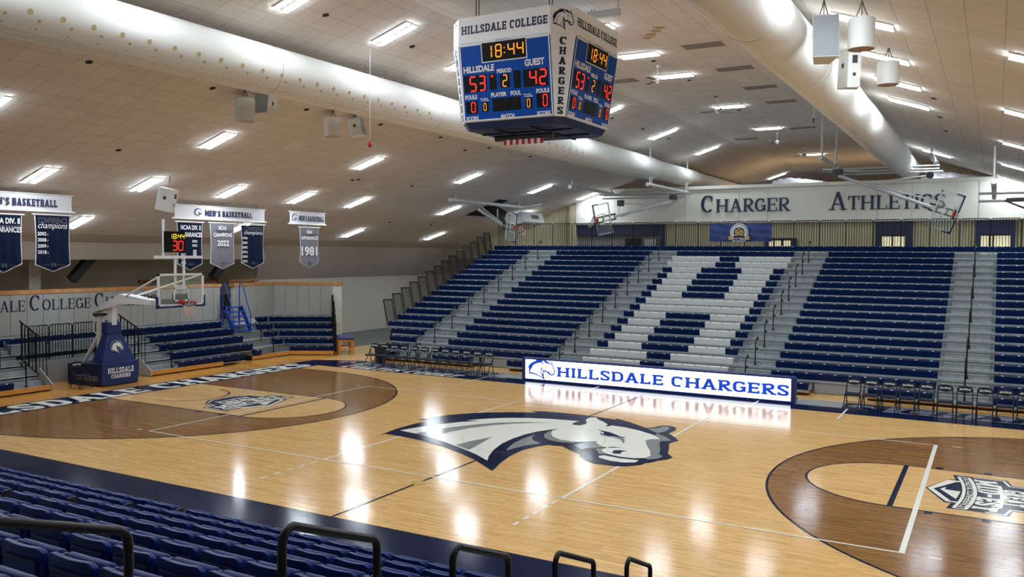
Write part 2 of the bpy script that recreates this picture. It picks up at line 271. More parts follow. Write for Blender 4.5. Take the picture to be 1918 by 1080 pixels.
def glyph(ch, st):
    T, th, a, sth, e = st['T'], st['th'], st['sf'], st['sth'], st['e']; W_ = st['w']; Q = []; s = a+T/2
    def vs(x, y0=0, y1=1, ser=(1, 1)):
        Q.extend(stroke([(x, y0), (x, y1)], T, th))
        if ser[0]: sr(x, 0)
        if ser[1]: sr(x, 1)
    def sr(x, y, h=None):
        h = h or T/2+a; y0, y1 = (0, sth) if y == 0 else (1-sth, 1); Q.append([(x-h, y0), (x+h, y0), (x+h, y1), (x-h, y1)])
    def hb(x0, x1, y, t=None): t = t or th; Q.append([(x0, y-t/2), (x1, y-t/2), (x1, y+t/2), (x0, y+t/2)])
    def tick(x, y0, y1, t=None): t = t or sth; Q.append([(x-t/2, y0), (x+t/2, y0), (x+t/2, y1), (x-t/2, y1)])
    def st_(p): Q.extend(stroke(p, T, th))
    def dg(p, t): Q.extend(stroke(p, T, th, fixed=t))
    if ch == 'I': w = 2*s; vs(s)
    elif ch == 'H': w = .84*W_+a; vs(s); vs(w-s); hb(s, w-s, .5)
    elif ch == 'L': w = .66*W_+a*.5; vs(s); hb(s, w, th/2); tick(w-sth/2, 0, .3)
    elif ch in 'EF':
        w = .66*W_+a*.5; vs(s, ser=(1 if ch == 'F' else 1, 1)); hb(s, w, 1-th/2); tick(w-sth/2, .72, 1); hb(s, w*.78, .51); tick(w*.78, .4, .62)
        if ch == 'E': hb(s, w, th/2); tick(w-sth/2, 0, .28)
    elif ch == 'T': w = .72*W_; vs(w/2, ser=(1, 0)); hb(0, w, 1-th/2); tick(sth/2, .7, 1); tick(w-sth/2, .7, 1)
    elif ch == 'D': w = .8*W_; vs(s, ser=(1, 1)); st_([(s, 1-th/2)]+arc(w*.42, .5, w*.58-T/2, .5-th/2, 90, -90, 16, e)+[(s, th/2)])
    elif ch == 'O': w = .8*W_; st_(arc(w/2, .5, w/2-T/2, .5-th/2, 0, 360, 28, e))
    elif ch in 'CG':
        w = .74*W_; st_(arc(w/2, .5, w/2-T/2, .5-th/2, 48, 312 if ch == 'C' else 330, 20, e)); tick(w/2+(w/2-T/2)*math.cos(math.radians(48))**(2/e)+T*.2, .69, .96, max(sth, T*.42))
        if ch == 'G': tick(w-T/2, .06, .46, T); hb(w*.55, w+a*.4, .46, sth)
    elif ch == 'S':
        w = .64*W_; cx = w/2; rx = w/2-T/2; st_(arc(cx, .74, rx, .26-th/2, 20, 270, 14, e*.95)[:-1]+[(cx, .5)]+arc(cx, .26, rx, .26-th/2, 90, -160, 14, e*.95)[1:]); tick(w-sth/2-.02, .68, .96); tick(sth/2+.02, .04, .32)
    elif ch in 'PRB':
        w = .76*W_; vs(s, ser=(1, 1)); my = .47; cy = (1+my)/2
        st_([(s, 1-th/2)]+arc(w*.5, cy, w*.44-T/2, cy-my-th/2+.02, 90, -90, 12, e)+[(s, my)])
        if ch == 'R': dg([(w*.42, my), (w-T*.55, sth*.5)], T); sr(w-T*.4, 0, T/2+a*.8)
        if ch == 'B': st_([(s, my)]+arc(w*.54, my/2+th*.25, w*.46-T/2, my/2-th*.25, 90, -90, 12, e)+[(s, th/2)])
    elif ch == 'A':
        w = .86*W_; dg([(s*.8, 0), (w/2, 1)], max(th, T*st['thinA'])); dg([(w-s*.8, 0), (w/2, 1)], T); hb(w*.27, w*.73, .32); sr(s*.8, 0, T/2+a); sr(w-s*.8, 0, T/2+a); sr(w/2, 1, T*.62)
    elif ch == 'M': w = 1.0*W_+a; vs(s, ser=(1, 1)); vs(w-s, ser=(1, 1)); dg([(s, 1), (w/2, .2)], T*.85); dg([(w-s, 1), (w/2, .2)], T*.85)
    elif ch == 'N': w = .84*W_+a; vs(s, ser=(1, 1)); vs(w-s, ser=(0, 1)); dg([(s, .98), (w-s, .02)], T*.9)
    elif ch == 'K': w = .8*W_+a; vs(s); dg([(s, .4), (w-s, 1)], T*.8); dg([(w*.42, .55), (w-s*.8, 0)], T*.9); sr(w-s, 1, T/2+a*.7); sr(w-s*.8, 0, T/2+a*.7)
    elif ch == 'U': w = .82*W_; st_([(s, 1)]+arc(w/2, .36, w/2-s, .36-th/2, 180, 360, 14, e)+[(w-s, 1)]); sr(s, 1); sr(w-s, 1)
    elif ch == "'": w = T*1.4; Q.append([(T*.3, .62), (T*.8, .62), (T*1.1, 1), (T*.2, 1)])
    elif ch == ' ': w = .3*W_
    else: w = .5*W_; hb(0, w, .5)
    return w, Q
SLAB = dict(T=.235, th=.19, sf=.065, sth=.165, e=2.9, w=1.0, thinA=.95, gap=.1)
SLABN = dict(T=.215, th=.18, sf=.05, sth=.15, e=3.2, w=.8, thinA=.95, gap=.085)
ROMAN = dict(T=.15, th=.055, sf=.085, sth=.05, e=2.0, w=1.02, thinA=.45, gap=.1)
BLOCK = dict(T=.26, th=.2, sf=.09, sth=.2, e=3.2, w=1.05, thinA=.95, gap=.08)
def lay(txt, st, caps=0):
    """-> list of (char, quads) and total width; lower case letters become small capitals"""
    x = 0; out = []
    for ch in txt:
        k = caps if (caps and ch.islower()) else 1.0
        w, Q = glyph(ch.upper(), st); out.append((ch, [[(x+px*k, py*k) for px, py in q] for q in Q])); x += (w+st['gap'])*k
    return out, x-st['gap']
def put_text(mb, txt, st, fr, W_, H_, m=0, caps=0, c=0.0, depth=0, ctr=True, warp=None):
    L, w = lay(txt, st, caps); sx = W_/w
    for ch, Q in L:
        for q in Q: put_quad(mb, [(px*sx-(W_/2 if ctr else 0), py*H_-(H_/2 if ctr else 0)) for px, py in q], fr, m, c, depth, warp)
_JT = [0]
def put_quad(mb, P, fr, m, c, depth, warp=None):
    _JT[0] = (_JT[0]+7) % 19; j_ = 4e-5*_JT[0]      # strokes of one letter never lie in exactly the same plane
    c += j_; depth = depth+j_ if depth else 0
    if warp: P = [warp(*p) for p in P]
    ar = sum(P[i][0]*P[(i+1) % len(P)][1]-P[(i+1) % len(P)][0]*P[i][1] for i in range(len(P)))
    if ar < 0: P = P[::-1]
    if depth: mb.prism(P, fr, 0, depth, m)
    else: mb.poly([fr.p(a, b, c) for a, b in P], m)
_FT = {}
def sans(txt, bold=.02, shear=0):
    k = (txt, bold, shear)
    if k not in _FT:
        cu = bpy.data.curves.new('t', 'FONT'); cu.body = txt; cu.resolution_u = 3; cu.offset = bold; cu.shear = shear
        o = bpy.data.objects.new('t', cu); COL.objects.link(o); dg = bpy.context.evaluated_depsgraph_get()
        me = bpy.data.meshes.new_from_object(o.evaluated_get(dg)); V = [(v.co.x, v.co.y) for v in me.vertices]; F = [tuple(p.vertices) for p in me.polygons]
        bpy.data.objects.remove(o); bpy.data.curves.remove(cu); bpy.data.meshes.remove(me)
        x0 = min(v[0] for v in V); x1 = max(v[0] for v in V); y0 = min(v[1] for v in V); y1 = max(v[1] for v in V)
        _FT[k] = ([((x-x0)/(x1-x0), (y-y0)/(y1-y0)) for x, y in V], F)
    return _FT[k]
def put_sans(mb, txt, fr, a0, a1, b0, b1, m=0, c=.004, bold=.02, shear=0, warp=None):
    V, F = sans(txt, bold, shear); P = [(a0+(a1-a0)*x, b0+(b1-b0)*y) for x, y in V]
    if warp: P = [warp(*p) for p in P]
    mb.add([fr.p(a, b, c) for a, b in P], F, m)
SEG = {'0': 'abcdef', '1': 'bc', '2': 'abged', '3': 'abgcd', '4': 'fgbc', '5': 'afgcd', '8': 'abcdefg', 'I': 'ef'}
def put_seg(mb, ch, fr, a0, a1, b0, b1, m, c=.006, t=.16, dots=True):
    w = a1-a0; h = b1-b0; tt = t*min(w*1.2, h*.62); sk = .06*w
    pts = {'a': ((0, 1), (1, 1)), 'b': ((1, 1), (1, .5)), 'c': ((1, .5), (1, 0)), 'd': ((0, 0), (1, 0)), 'e': ((0, .5), (0, 0)), 'f': ((0, 1), (0, .5)), 'g': ((0, .5), (1, .5))}
    for s_ in SEG[ch]:
        (x0, y0), (x1, y1) = pts[s_]; A = Vector((a0+tt/2+(w-tt)*x0, b0+tt/2+(h-tt)*y0)); B = Vector((a0+tt/2+(w-tt)*x1, b0+tt/2+(h-tt)*y1)); d = (B-A); n = 3
        nn = Vector((-d.y, d.x)).normalized()*tt/2; d_ = d.normalized()*tt*.28
        for i in range(n):
            p = A+d_+(d-2*d_)*(i/n)+d*.02; q = A+d_+(d-2*d_)*((i+1)/n)-d*.02
            P = [p-nn, q-nn, q+nn, p+nn]; put_quad(mb, [(v.x+sk*(v.y-b0)/h, v.y) for v in P], fr, m, c, 0)
# ------------------------------------------------------------------ the horse head emblem (units: 0..1207 x, y down)
HORSE = [
 ('navy', [(95,830),(78,700),(78,600),(88,497),(42,505),(62,430),(95,350),(140,285),(200,225),(270,175),(330,142),(378,122),(343,98),(400,75),(470,65),(560,63),(640,70),(722,88),(718,62),(790,105),(850,150),(887,180),(910,155),(920,118),(933,98),(950,92),(972,99),(992,125),(1002,170),(998,235),(1040,285),(1072,340),(1060,372),(1058,405),(1080,465),(1105,550),(1137,595),(1132,630),(1108,665),(1098,700),(1085,715),(1083,745),(1050,785),(1015,803),(945,803),(900,775),(870,745),(855,715),(800,675),(748,633),(720,640),(697,640),(675,690),(660,760),(665,850),(685,950),(715,1053),(600,965),(500,905),(400,855),(280,815),(180,795),(98,790)]),
 ('white', [(107,712),(130,630),(165,545),(215,455),(268,398),(215,412),(270,340),(330,285),(400,245),(480,215),(560,200),(612,197),(605,235),(612,265),(625,275),(650,272),(658,240),(650,205),(625,165),(615,120),(622,95),(635,88),(648,100),(662,125),(700,155),(735,195),(745,240),(757,215),(755,205),(820,215),(890,245),(965,295),(1005,343),(972,372),(968,400),(1000,470),(1040,545),(1065,610),(1062,650),(1030,672),(985,676),(940,665),(905,640),(888,610),(893,575),(870,565),(840,535),(818,498),(790,530),(750,548),(700,545),(655,515),(620,465),(600,410),(608,372),(585,405),(560,460),(545,530),(542,620),(550,710),(575,810),(605,890),(635,950),(560,895),(480,850),(380,800),(280,755),(190,730)]),
 ('grey', [(190,728),(205,655),(235,575),(285,480),(350,390),(430,325),(548,270),(480,315),(410,375),(350,455),(310,540),(285,640),(275,753)]),
 ('grey', [(422,812),(435,730),(465,632),(485,740),(503,853)]),
 ('grey', [(600,410),(620,465),(655,515),(700,545),(750,548),(788,530),(760,570),(720,583),(680,578),(640,550),(610,505),(597,450)]),
 ('grey', [(818,498),(840,535),(870,565),(890,572),(865,590),(845,610),(828,648),(778,598),(788,545),(800,525)]),
 ('grey', [(895,580),(885,605),(900,635),(940,665),(915,668),(905,675),(890,645),(868,620),(870,600)]),
 ('grey', [(900,192),(930,160),(935,125),(948,115),(962,125),(975,165),(975,210),(962,255),(930,225)]),
 ('grey', [(962,258),(1010,300),(1050,350),(1018,380),(1032,430),(1060,500),(1085,580),(1105,600),(1100,640),(1075,668),(1062,650),(1065,610),(1040,545),(1000,470),(968,400),(972,372),(1005,343),(966,292)]),
 ('grey', [(772,355),(790,395),(830,407),(850,412),(885,432),(922,490),(895,415),(880,398),(840,402),(800,385),(785,360)]),
 ('grey', [(580,510),(590,560),(620,605),(665,635),(640,680),(625,740),(618,800),(600,750),(582,680),(575,600)]),
 ('navy', [(742,312),(800,330),(840,360),(870,385),(887,378),(880,397),(850,394),(820,396),(795,380),(785,348)]),
 ('navy', [(930,600),(945,587),(975,590),(962,610),(970,638),(952,645),(938,638)]),
 ('navy', [(892,567),(910,550),(950,552),(925,557),(900,574)]),
 ('white', [(930,685),(990,698),(1055,690),(1055,725),(1020,747),(975,745),(930,725),(918,705)]),
]
def put_horse(mb, fr, W_, m, c=.004, sx=1, dc=.0006):
    """emblem W_ wide centred on the frame; m maps colour name to material slot"""
    k = W_/1095.0
    for i, (col, P) in enumerate(HORSE):
        if col not in m: continue
        Q = [((x-590)*k*sx, (560-y)*k) for x, y in P]
        ar = sum(Q[j][0]*Q[(j+1) % len(Q)][1]-Q[(j+1) % len(Q)][0]*Q[j][1] for j in range(len(Q)))
        if ar < 0: Q = Q[::-1]
        mb.poly([fr.p(a, b, c+dc*min(i, 3)) for a, b in Q], m[col])
# ------------------------------------------------------------------ ceiling profile (symmetrical about X = 0.35)
ZC, XL, XR, ML_, MR_ = 10.95, -2.65, 3.35, .322, -.35
def zc(x): return ZC if XL <= x <= XR else (ZC+ML_*(x-XL) if x < XL else ZC+MR_*(x-XR))
def roofpt(u, v):
    d = ray(u, v)
    for m_, x0 in ((0, 0), (ML_, XL), (MR_, XR)):
        t = (ZC+m_*(CAM.x-x0)-CAM.z)/(d.z-m_*d.x); p = CAM+d*t
        if (m_ == 0 and XL <= p.x <= XR) or (m_ > 0 and p.x < XL) or (m_ < 0 and p.x > XR): return p
    return p
# ceiling
mb = MB(); Y0, Y1 = -26, 56; xs = [-20.1, XL, XR, 22.0]
for a, b in zip(xs[:-1], xs[1:]):
    mb.hexa([(a, Y0, zc(a)), (b, Y0, zc(b)), (b, Y1, zc(b)), (a, Y1, zc(a)), (a, Y0, zc(a)+.12), (b, Y0, zc(b)+.12), (b, Y1, zc(b)+.12), (a, Y1, zc(a)+.12)])
struct(mb.build('ceiling', ['ceil']))
# plain strip and steep plaster slope under the tiles on the left
ZT = zc(-20.1)
mb = MB()
def slab(P, t=.1, m=0): mb.hexa([Vector(p) for p in P]+[Vector(p)+Vector((0, 0, t)) for p in P], m)
slab([(-21.0, Y0, 5.02), (-20.1, Y0, ZT), (-20.1, Y1, ZT), (-21.0, Y1, 5.02)])
slab([(-23.1, 12.9, 3.25), (-21.0, 11.2, 5.02), (-21.0, Y1, 5.02), (-23.1, Y1, 3.25)])
slab([(-21.5, Y0, 4.34), (-21.0, Y0, 5.02), (-21.0, 11.2, 5.02), (-21.5, 12.0, 4.34)])
slab([(-25.9, Y0, 4.34), (-21.5, Y0, 4.34), (-21.5, 12.0, 4.34), (-25.9, 12.0, 4.34)])
struct(mb.build('ceiling_left_slope', ['plaster']))
# walls
mb = MB(); mb.box(-23.35, -23.1, 12.9, 31, 0, 3.3); struct(mb.build('wall_left', ['wallblock']))
mb = MB(); mb.box(-26.1, -25.9, Y0, 12.9, 0, 4.45); mb.box(-26.1, -23.1, 12.75, 12.95, 0, 4.45); struct(mb.build('wall_left_alcove', ['wallblock']))
mb = MB(); mb.box(-23.9, -23.3, on(46, 520, 0, -23.6).y, on(68, 520, 0, -23.6).y, 0, 4.34); struct(mb.build('wall_column', ['bulk']))
for k, (u0, v0, u1, v1) in enumerate([(134, 524, 168, 486), (398, 520, 425, 494)]):
    p = on(u0, v0, 0, -22.6); q = on(u1, v1, 0, -22.6); q.z = 4.4
    mb = MB(); mb.bar(p, q+Vector((.0, .12, .1)), .34, .34, (1, 0, 0)); struct(mb.build('trim_%d' % (k+1), ['darksteel']))
mb = MB(); mb.box(-27, 22, -26.2, -26, 0, 11.2); struct(mb.build('wall_near', ['roomwall']))
mb = MB(); mb.box(21.8, 22.0, -26, 56, 0, 6); struct(mb.build('wall_right', ['roomwall']))
mb = MB(); mb.box(-27, 22, 56, 56.2, 4, 11.2); struct(mb.build('wall_back', ['hallceil']))  # amber glow of the hall beyond is put into the wall colour
# corrugated back wall
YB = 29.0; mb = MB(); x = -23.0
while x < 22:
    P = [(x, 0), (x+.12, 0), (x+.17, -.05), (x+.25, -.05), (x+.3, 0)]
    for (a, ya), (b, yb) in zip(P[:-1], P[1:]):
        top = 6.75 if x > -12.4 else min(zc(x)+.1, 8.2)
        mb.add([(a, YB+ya, 4.4), (b, YB+yb, 4.4), (b, YB+yb, top), (a, YB+ya, top)], [(0, 1, 2, 3)])
    x += .3
struct(mb.build('wall_far', ['corr']))
mb = MB(); mb.box(-12.3, 21.8, 28.6, 28.72, 6.57, 8.42); mb.box(-12.3, 21.8, 28.6, 29.0, 6.5, 6.6); struct(mb.build('wall_far_upper', ['bulk']))
mb = MB(); mb.box(-12.75, -12.3, 28.62, 29.1, 4.6, 7.75); struct(mb.build('wall_far_pier', ['corr']))
mb = MB(); mb.box(-12.3, 21.8, 28.5, 28.75, 8.42, 8.6); mb.box(-12.3, 21.8, 28.56, 28.6, 6.55, 6.62); struct(mb.build('trim_3', ['bulk']))
mb = MB()
for u in (1079, 1283, 1384, 1438, 1644, 1708, 1834): 
    x = on(u, 380, 1, 28.6).x; mb.box(x-.012, x+.012, 28.585, 28.6, 6.6, 8.42)
struct(mb.build('trim_4', ['duct_seam']))
mb = MB(); mb.box(-15.0, 22, 23.95, 28.5, 4.5, 4.66); struct(mb.build('floor_concourse', ['conc']))
# navy openings of the concourse
def opening(n, x0, x1, z0, z1, wx0, wx1, wz1, panes, m):
    f = MB(); f.box(x0, wx0, YB-.25, YB-.05, 4.66, z1); f.box(wx1, x1, YB-.25, YB-.05, 4.66, z1); f.box(wx0, wx1, YB-.25, YB-.05, wz1, z1)
    o = struct(f.build('window_%d' % n, ['inknavy']))
    g = MB(); g.box(wx0, wx1, YB-.12, YB-.1, 4.66, wz1-.06); g.build('pane', [m], o)
    h = MB(); h.box(wx0, wx1, YB-.2, YB-.08, wz1-.07, wz1)
    for a in panes: h.box(wx0+a*(wx1-wx0)-.04, wx0+a*(wx1-wx0)+.04, YB-.2, YB-.08, 4.66, wz1)
    h.build('window_frame', ['blacksat'], o); return o
op = opening(1, -12.8, -6.75, 4.6, 6.53, -12.6, -6.95, 5.86, (), 'wingrey')
d = MB(); d.box(-9.1, -8.2, YB-.3, YB-.14, 4.66, 5.68); d.build('dark_doorway', ['void'], op)
d = MB(); d.box(-7.9, -7.2, YB-.3, YB-.14, 4.66, 5.62); d.build('pale_notice', ['inkgrey'], op)
opening(2, 4.7, 6.45, 4.6, 6.55, 5.02, 6.1, 5.8, (.45,), 'winglow')
opening(3, 9.25, 10.95, 4.6, 6.55, 9.5, 10.75, 5.82, (.3, .42), 'winglow')
opening(4, -.95, .75, 4.6, 5.66, -.75, .45, 5.6, (.25, .62), 'winglow')
for i, (u0, u1, v) in enumerate([(1435, 1475, 341), (1600, 1750, 335)]):
    pass
# foil insulation lying along the top of the bulkhead
for i, (u0, u1) in enumerate([(1447, 1547), (1725, 1838)]):
    x0 = on(u0, 340, 1, 28.8).x; x1 = on(u1, 340, 1, 28.8).x; P = []; n = 14
    mb = MB(); prof = []
    for k in range(n+1):
        x = x0+(x1-x0)*k/n; h = .05+.28*math.sin(PI*min(1, max(0.05, k/n))**.6)*(.8+.4*random.random()); prof.append((x, h))
    for (xa, ha), (xb, hb_) in zip(prof[:-1], prof[1:]):
        mb.hexa([(xa, 28.76, 8.5), (xb, 28.76, 8.5), (xb, 29.7, 8.5), (xa, 29.7, 8.5), (xa, 28.8, 8.6+ha), (xb, 28.8, 8.6+hb_), (xb, 29.7, 8.6+hb_*.8), (xa, 29.7, 8.6+ha*.8)])
    tag(mb.build('foil_insulation', ['foil']), ['crumpled silver foil insulation on wall top right of the word Charger', 'crumpled silver foil insulation on wall top behind the raised right hoop'][i], 'insulation', 'foil insulation on the wall top')
# ------------------------------------------------------------------ floor and court
mb = MB(); mb.box(-26, 22, -26, 30, -.2, 0); F = struct(mb.build('floor', ['wood']))
def fl(P, z, m, name='court_marking'):
    ar = sum(P[i][0]*P[(i+1) % len(P)][1]-P[(i+1) % len(P)][0]*P[i][1] for i in range(len(P)))
    if ar < 0: P = P[::-1]
    b = MB(); b.poly([(x, y, z) for x, y in P]); return b.build(name, [m], F)
def line(mb, x0, y0, x1, y1, w, z):
    d = Vector((x1-x0, y1-y0)).normalized(); n = Vector((-d.y, d.x))*w/2; _JT[0] = (_JT[0]+7) % 19; z += 4e-5*_JT[0]
    mb.poly([(x0-n.x, y0-n.y, z), (x1-n.x, y1-n.y, z), (x1+n.x, y1+n.y, z), (x0+n.x, y0+n.y, z)])
def ring(mb, cx, cy, r0, r1, a0, a1, z, n=64):
    for i in range(n):
        a, b = math.radians(a0+(a1-a0)*i/n), math.radians(a0+(a1-a0)*(i+1)/n)
        mb.poly([(cx+r0*math.cos(a), cy+r0*math.sin(a), z), (cx+r1*math.cos(a), cy+r1*math.sin(a), z), (cx+r1*math.cos(b), cy+r1*math.sin(b), z), (cx+r0*math.cos(b), cy+r0*math.sin(b), z)])
EX = 14.33; SY0, SY1 = -7.62, 7.83; R3 = 6.75; BX = 12.75
# rubber floor beyond the court on the left, and under the stands
fl([(-23.1, 12.95), (-17.6, 14.2), (-17.6, 30), (-23.1, 30)], .002, 'rubber', 'rubber_floor')
b = MB(); line(b, -17.6, 14.2, -17.55, 30, .06, .003); b.build('floor_seam', ['galv'], F)
fl([(-23.0, -20), (-EX-1.37, -20), (-EX-1.37, 10.6), (-17.0, 12.9), (-23.0, 12.9)], .001, 'darker_wood', 'outer_boards')  # boards outside the end line, in a darker amber tone
# stained wood inside the arcs
for s_ in (-1, 1):
    arcp = [(s_*(BX-R3*math.cos(math.radians(a))), R3*math.sin(math.radians(a))) for a in range(-90, 91, 3)]
    fl([(s_*EX, -R3)]+arcp+[(s_*EX, R3)], .0015, 'stain', 'stained_area')
    key = [(s_*EX, -1.83)]+[(s_*(8.53-1.83*math.cos(math.radians(a))), 1.83*math.sin(math.radians(a))) for a in range(-90, 91, 5)]+[(s_*EX, 1.83)]
    fl(key, .003, 'wood', 'key_area')
    b = MB(); a0, a1 = (90, 270) if s_ > 0 else (-90, 90)
    ring(b, s_*BX, 0, R3-.05, R3, a0, a1, .0045, 90)
    for y in (-1, 1): line(b, s_*BX, y*(R3-.025), s_*EX, y*(R3-.025), .05, .0045)
    b.build('three_point_line', ['fnavy'], F)
    b = MB(); ring(b, s_*8.53, 0, 1.78, 1.83, a0, a1, .0045); line(b, s_*8.53, -1.83, s_*8.53, 1.83, .1, .0046)
    for y in (-1.805, 1.805): line(b, s_*8.53, y, s_*EX, y, .05, .0045)
    for y in (-1, 1):
        line(b, s_*9.12, y*1.9, s_*9.26, y*1.9, .14, .0047); line(b, s_*10.06, y*1.9, s_*10.2, y*1.9, .14, .0047)
    ring(b, s_*BX, 0, 1.2, 1.25, a0, a1, .0045, 30); b.build('free_throw_lane_lines', ['fnavy'], F)
# navy borders
b = MB(); b.poly([(-EX-1.37, SY0-3.2, .002), (17, SY0-3.2, .002), (17, SY0, .002), (-EX-1.37, SY0, .002)]); b.build('near_border', ['fnavy'], F)
b = MB(); b.poly([(-EX-1.37, SY1, .002), (17, SY1, .002), (17, 9.95, .002), (-EX+.5, 9.95, .002), (-EX-1.37, 9.2, .002)]); b.build('far_border', ['fnavy'], F)
b = MB(); b.poly([(-EX-1.37, SY0, .002), (-EX, SY0, .002), (-EX, SY1, .002), (-EX-1.37, SY1, .002)]); b.build('end_border', ['fnavy'], F)
b = MB(); line(b, 0, SY0, 0, SY1, .055, .0045); b.build('half_court_line', ['fnavy'], F)
b = MB(); ring(b, 0, 0, 1.82, 1.83, 0, 360, .0092); b.build('centre_circle', ['fgold'], F)
b = MB(); ring(b, 0, -5.0, 0, .16, 0, 360, .005, 20); b.build('floor_socket_plate', ['fgold'], F)
# volleyball lines
b = MB(); Z = .0052
for y in (-4.475, 4.475): line(b, -9, y, 9, y, .05, Z)
for x in (-8.975, 8.975): line(b, x, -4.5, x, 4.5, .09 if x > 0 else .05, Z)
for x in (-3, 3):
    line(b, x, -4.5, x, 4.5, .06, Z-.0012)
    for s_ in (-1, 1):
        for k in range(5): line(b, x, s_*(4.72+k*.37), x, s_*(4.72+k*.37+.19), .06, Z)
    
for x, y in ((-9.35, -4.475), (-9.35, 4.475), (9.45, -4.475), (9.45, 4.475)): line(b, x-.1, y, x+.1, y, .05, Z)
for x in (-6.6, 6.3): line(b, x, SY1-1.05, x, SY1+.9, .06, Z)
line(b, -2.0, SY1-.05, -2.0, SY1+.9, .06, Z); line(b, 3.6, SY1-.05, 3.6, SY1+.9, .06, Z)
b.build('volleyball_lines', ['fwhite'], F)
# centre emblem: measured placement, 7 mm per emblem unit
fr = Fr((-4.203+.007*590, 3.97-.007*560, 0), (1, 0, 0), (0, 1, 0)); b = MB()
put_horse(b, fr, 1095*.007, {'navy': 0, 'white': 1, 'grey': 2}, .0055, dc=.0008); b.build('centre_court_emblem', ['fnavy', 'fwhite', 'fgrey'], F)
# end line and side line words
fr = Fr((-15.02, 0, 0), (0, 1, 0), (-1, 0, 0)); b = MB(); put_text(b, 'HILLSDALE CHARGERS', SLAB, fr, 15.4, 1.16, 0, c=.004); b.build('end_line_words', ['fwhite'], F)
fr = Fr((15.02, 0, 0), (0, -1, 0), (1, 0, 0)); b = MB(); put_text(b, 'HILLSDALE CHARGERS', SLAB, fr, 15.4, 1.16, 0, c=.004); b.build('end_line_words', ['fwhite'], F)
fr = Fr((0, 8.32, 0), (1, 0, 0), (0, 1, 0)); b = MB()
put_text(b, 'COATES COURT', SLABN, Fr((-10.4, 8.26, 0), (1, 0, 0), (0, 1, 0)), 5.6, .62, 0, c=.004, warp=lambda x, y: (x+y*.35, y)); b.build('side_line_words', ['fwhite'], F)
for x0, x1 in ((-13.35, -5.9), (7.25, 14.7)):
    b = MB(); b.poly([(x0, 8.72, .0035), (x1, 8.72, .0035), (x1+.25, 9.8, .0035), (x0+.25, 9.8, .0035)]); b.build('bench_strip', ['flav'], F)
    b = MB(); put_text(b, 'CHARGERS', SLAB, Fr(((x0+x1)/2+.3, 9.25, 0), (1, 0, 0), (0, 1, 0)), x1-x0-.5, .86, 0, c=.0048, warp=lambda x, y: (x+y*.25, y)); b.build('bench_strip_words', ['fnavy'], F)
    b = MB(); put_horse(b, Fr((x0-.62, 9.3, 0), (1, 0, 0), (0, 1, 0)), .95, {'white': 0, 'grey': 1}, .0045); b.build('bench_strip_emblem', ['flav', 'fnavy'], F)
# conference shields in both lanes (up = towards the end line)
SH = [(9.03,-.01),(9.41,.97),(9.54,1.0),(9.47,1.42),(10.49,1.45),(10.57,1.03),(10.9,1.02),(11.35,.5),(11.35,-.5),(10.9,-1.0),(10.55,-1.0),(10.48,-1.4),(9.85,-1.36),(9.46,-1.4),(9.53,-.97),(9.41,-.97)]
for s_ in (-1, 1):
    T_ = lambda P: [(s_*x, s_*y) for x, y in P]
    fl(T_(SH), .0042, 'fnavy', 'lane_shield')
    b = MB()
    def bp(P, z=.0050):
        P = T_(P); ar = sum(P[i][0]*P[(i+1) % len(P)][1]-P[(i+1) % len(P)][0]*P[i][1] for i in range(len(P)))
        b.poly([(x, y, z) for x, y in (P if ar > 0 else P[::-1])])
    def pl_(P, w):
        for q in stroke(P, w, w, fixed=w): bp(q)
    pl_([(9.62, .86), (9.48, .86), (9.12, 0), (9.48, -.86), (9.62, -.86)], .1)
    bp([(9.29, .04), (9.39, .25), (9.38, .04), (9.66, .01), (9.6, -.62)])
    cv = lambda x, bow: [(x+bow*(1-(y/1.3)**2), y) for y in [1.3-.2*i for i in range(14)]]
    pl_(cv(9.58, .14), .06); pl_(cv(9.78, .14), .06); pl_([(9.58, 1.3), (9.78, 1.3)], .05); pl_([(9.58, -1.3), (9.78, -1.3)], .05)
    pl_(cv(10.3, .08)[2:-2], .07); pl_([(10.42, 1.38), (9.85, 1.36)], .04); pl_([(10.42, 1.38), (10.52, .95), (10.95, .93)], .05); pl_([(10.42, -1.34), (10.52, -.93), (10.95, -.92)], .05); pl_([(10.42, -1.34), (10.1, -1.32)], .05)
    pl_([(10.86, .62), (10.92, .3), (10.93, 0), (10.92, -.3), (10.86, -.62)], .07); pl_([(11.0, .8), (11.25, .4), (11.25, -.4), (11.0, -.8)], .05)
    b.build('shield_outline', ['fwhite'], F)
    b = MB(); fr = Fr((s_*10.07, 0, 0), (0, -s_, 0), (s_, 0, 0))
    put_text(b, 'MIDWEST', SLABN, fr, 2.45, .42, 0, c=.0051, warp=lambda x, y: (x, y+.1*(1-(x/1.25)**2)))
    put_text(b, 'GREAT', SLABN, Fr((s_*10.6, 0, 0), (0, -s_, 0), (s_, 0, 0)), 1.25, .4, 0, c=.0051)
    put_sans(b, 'ATHLETIC CONFERENCE', Fr((s_*9.69, 0, 0), (0, -s_, 0), (s_, 0, 0)), -1.22, 1.22, -.06, .07, 0, .0052, warp=lambda x, y: (x, y+.14*(1-(x/1.3)**2)))
    b.build('shield_words', ['fwhite'], F)
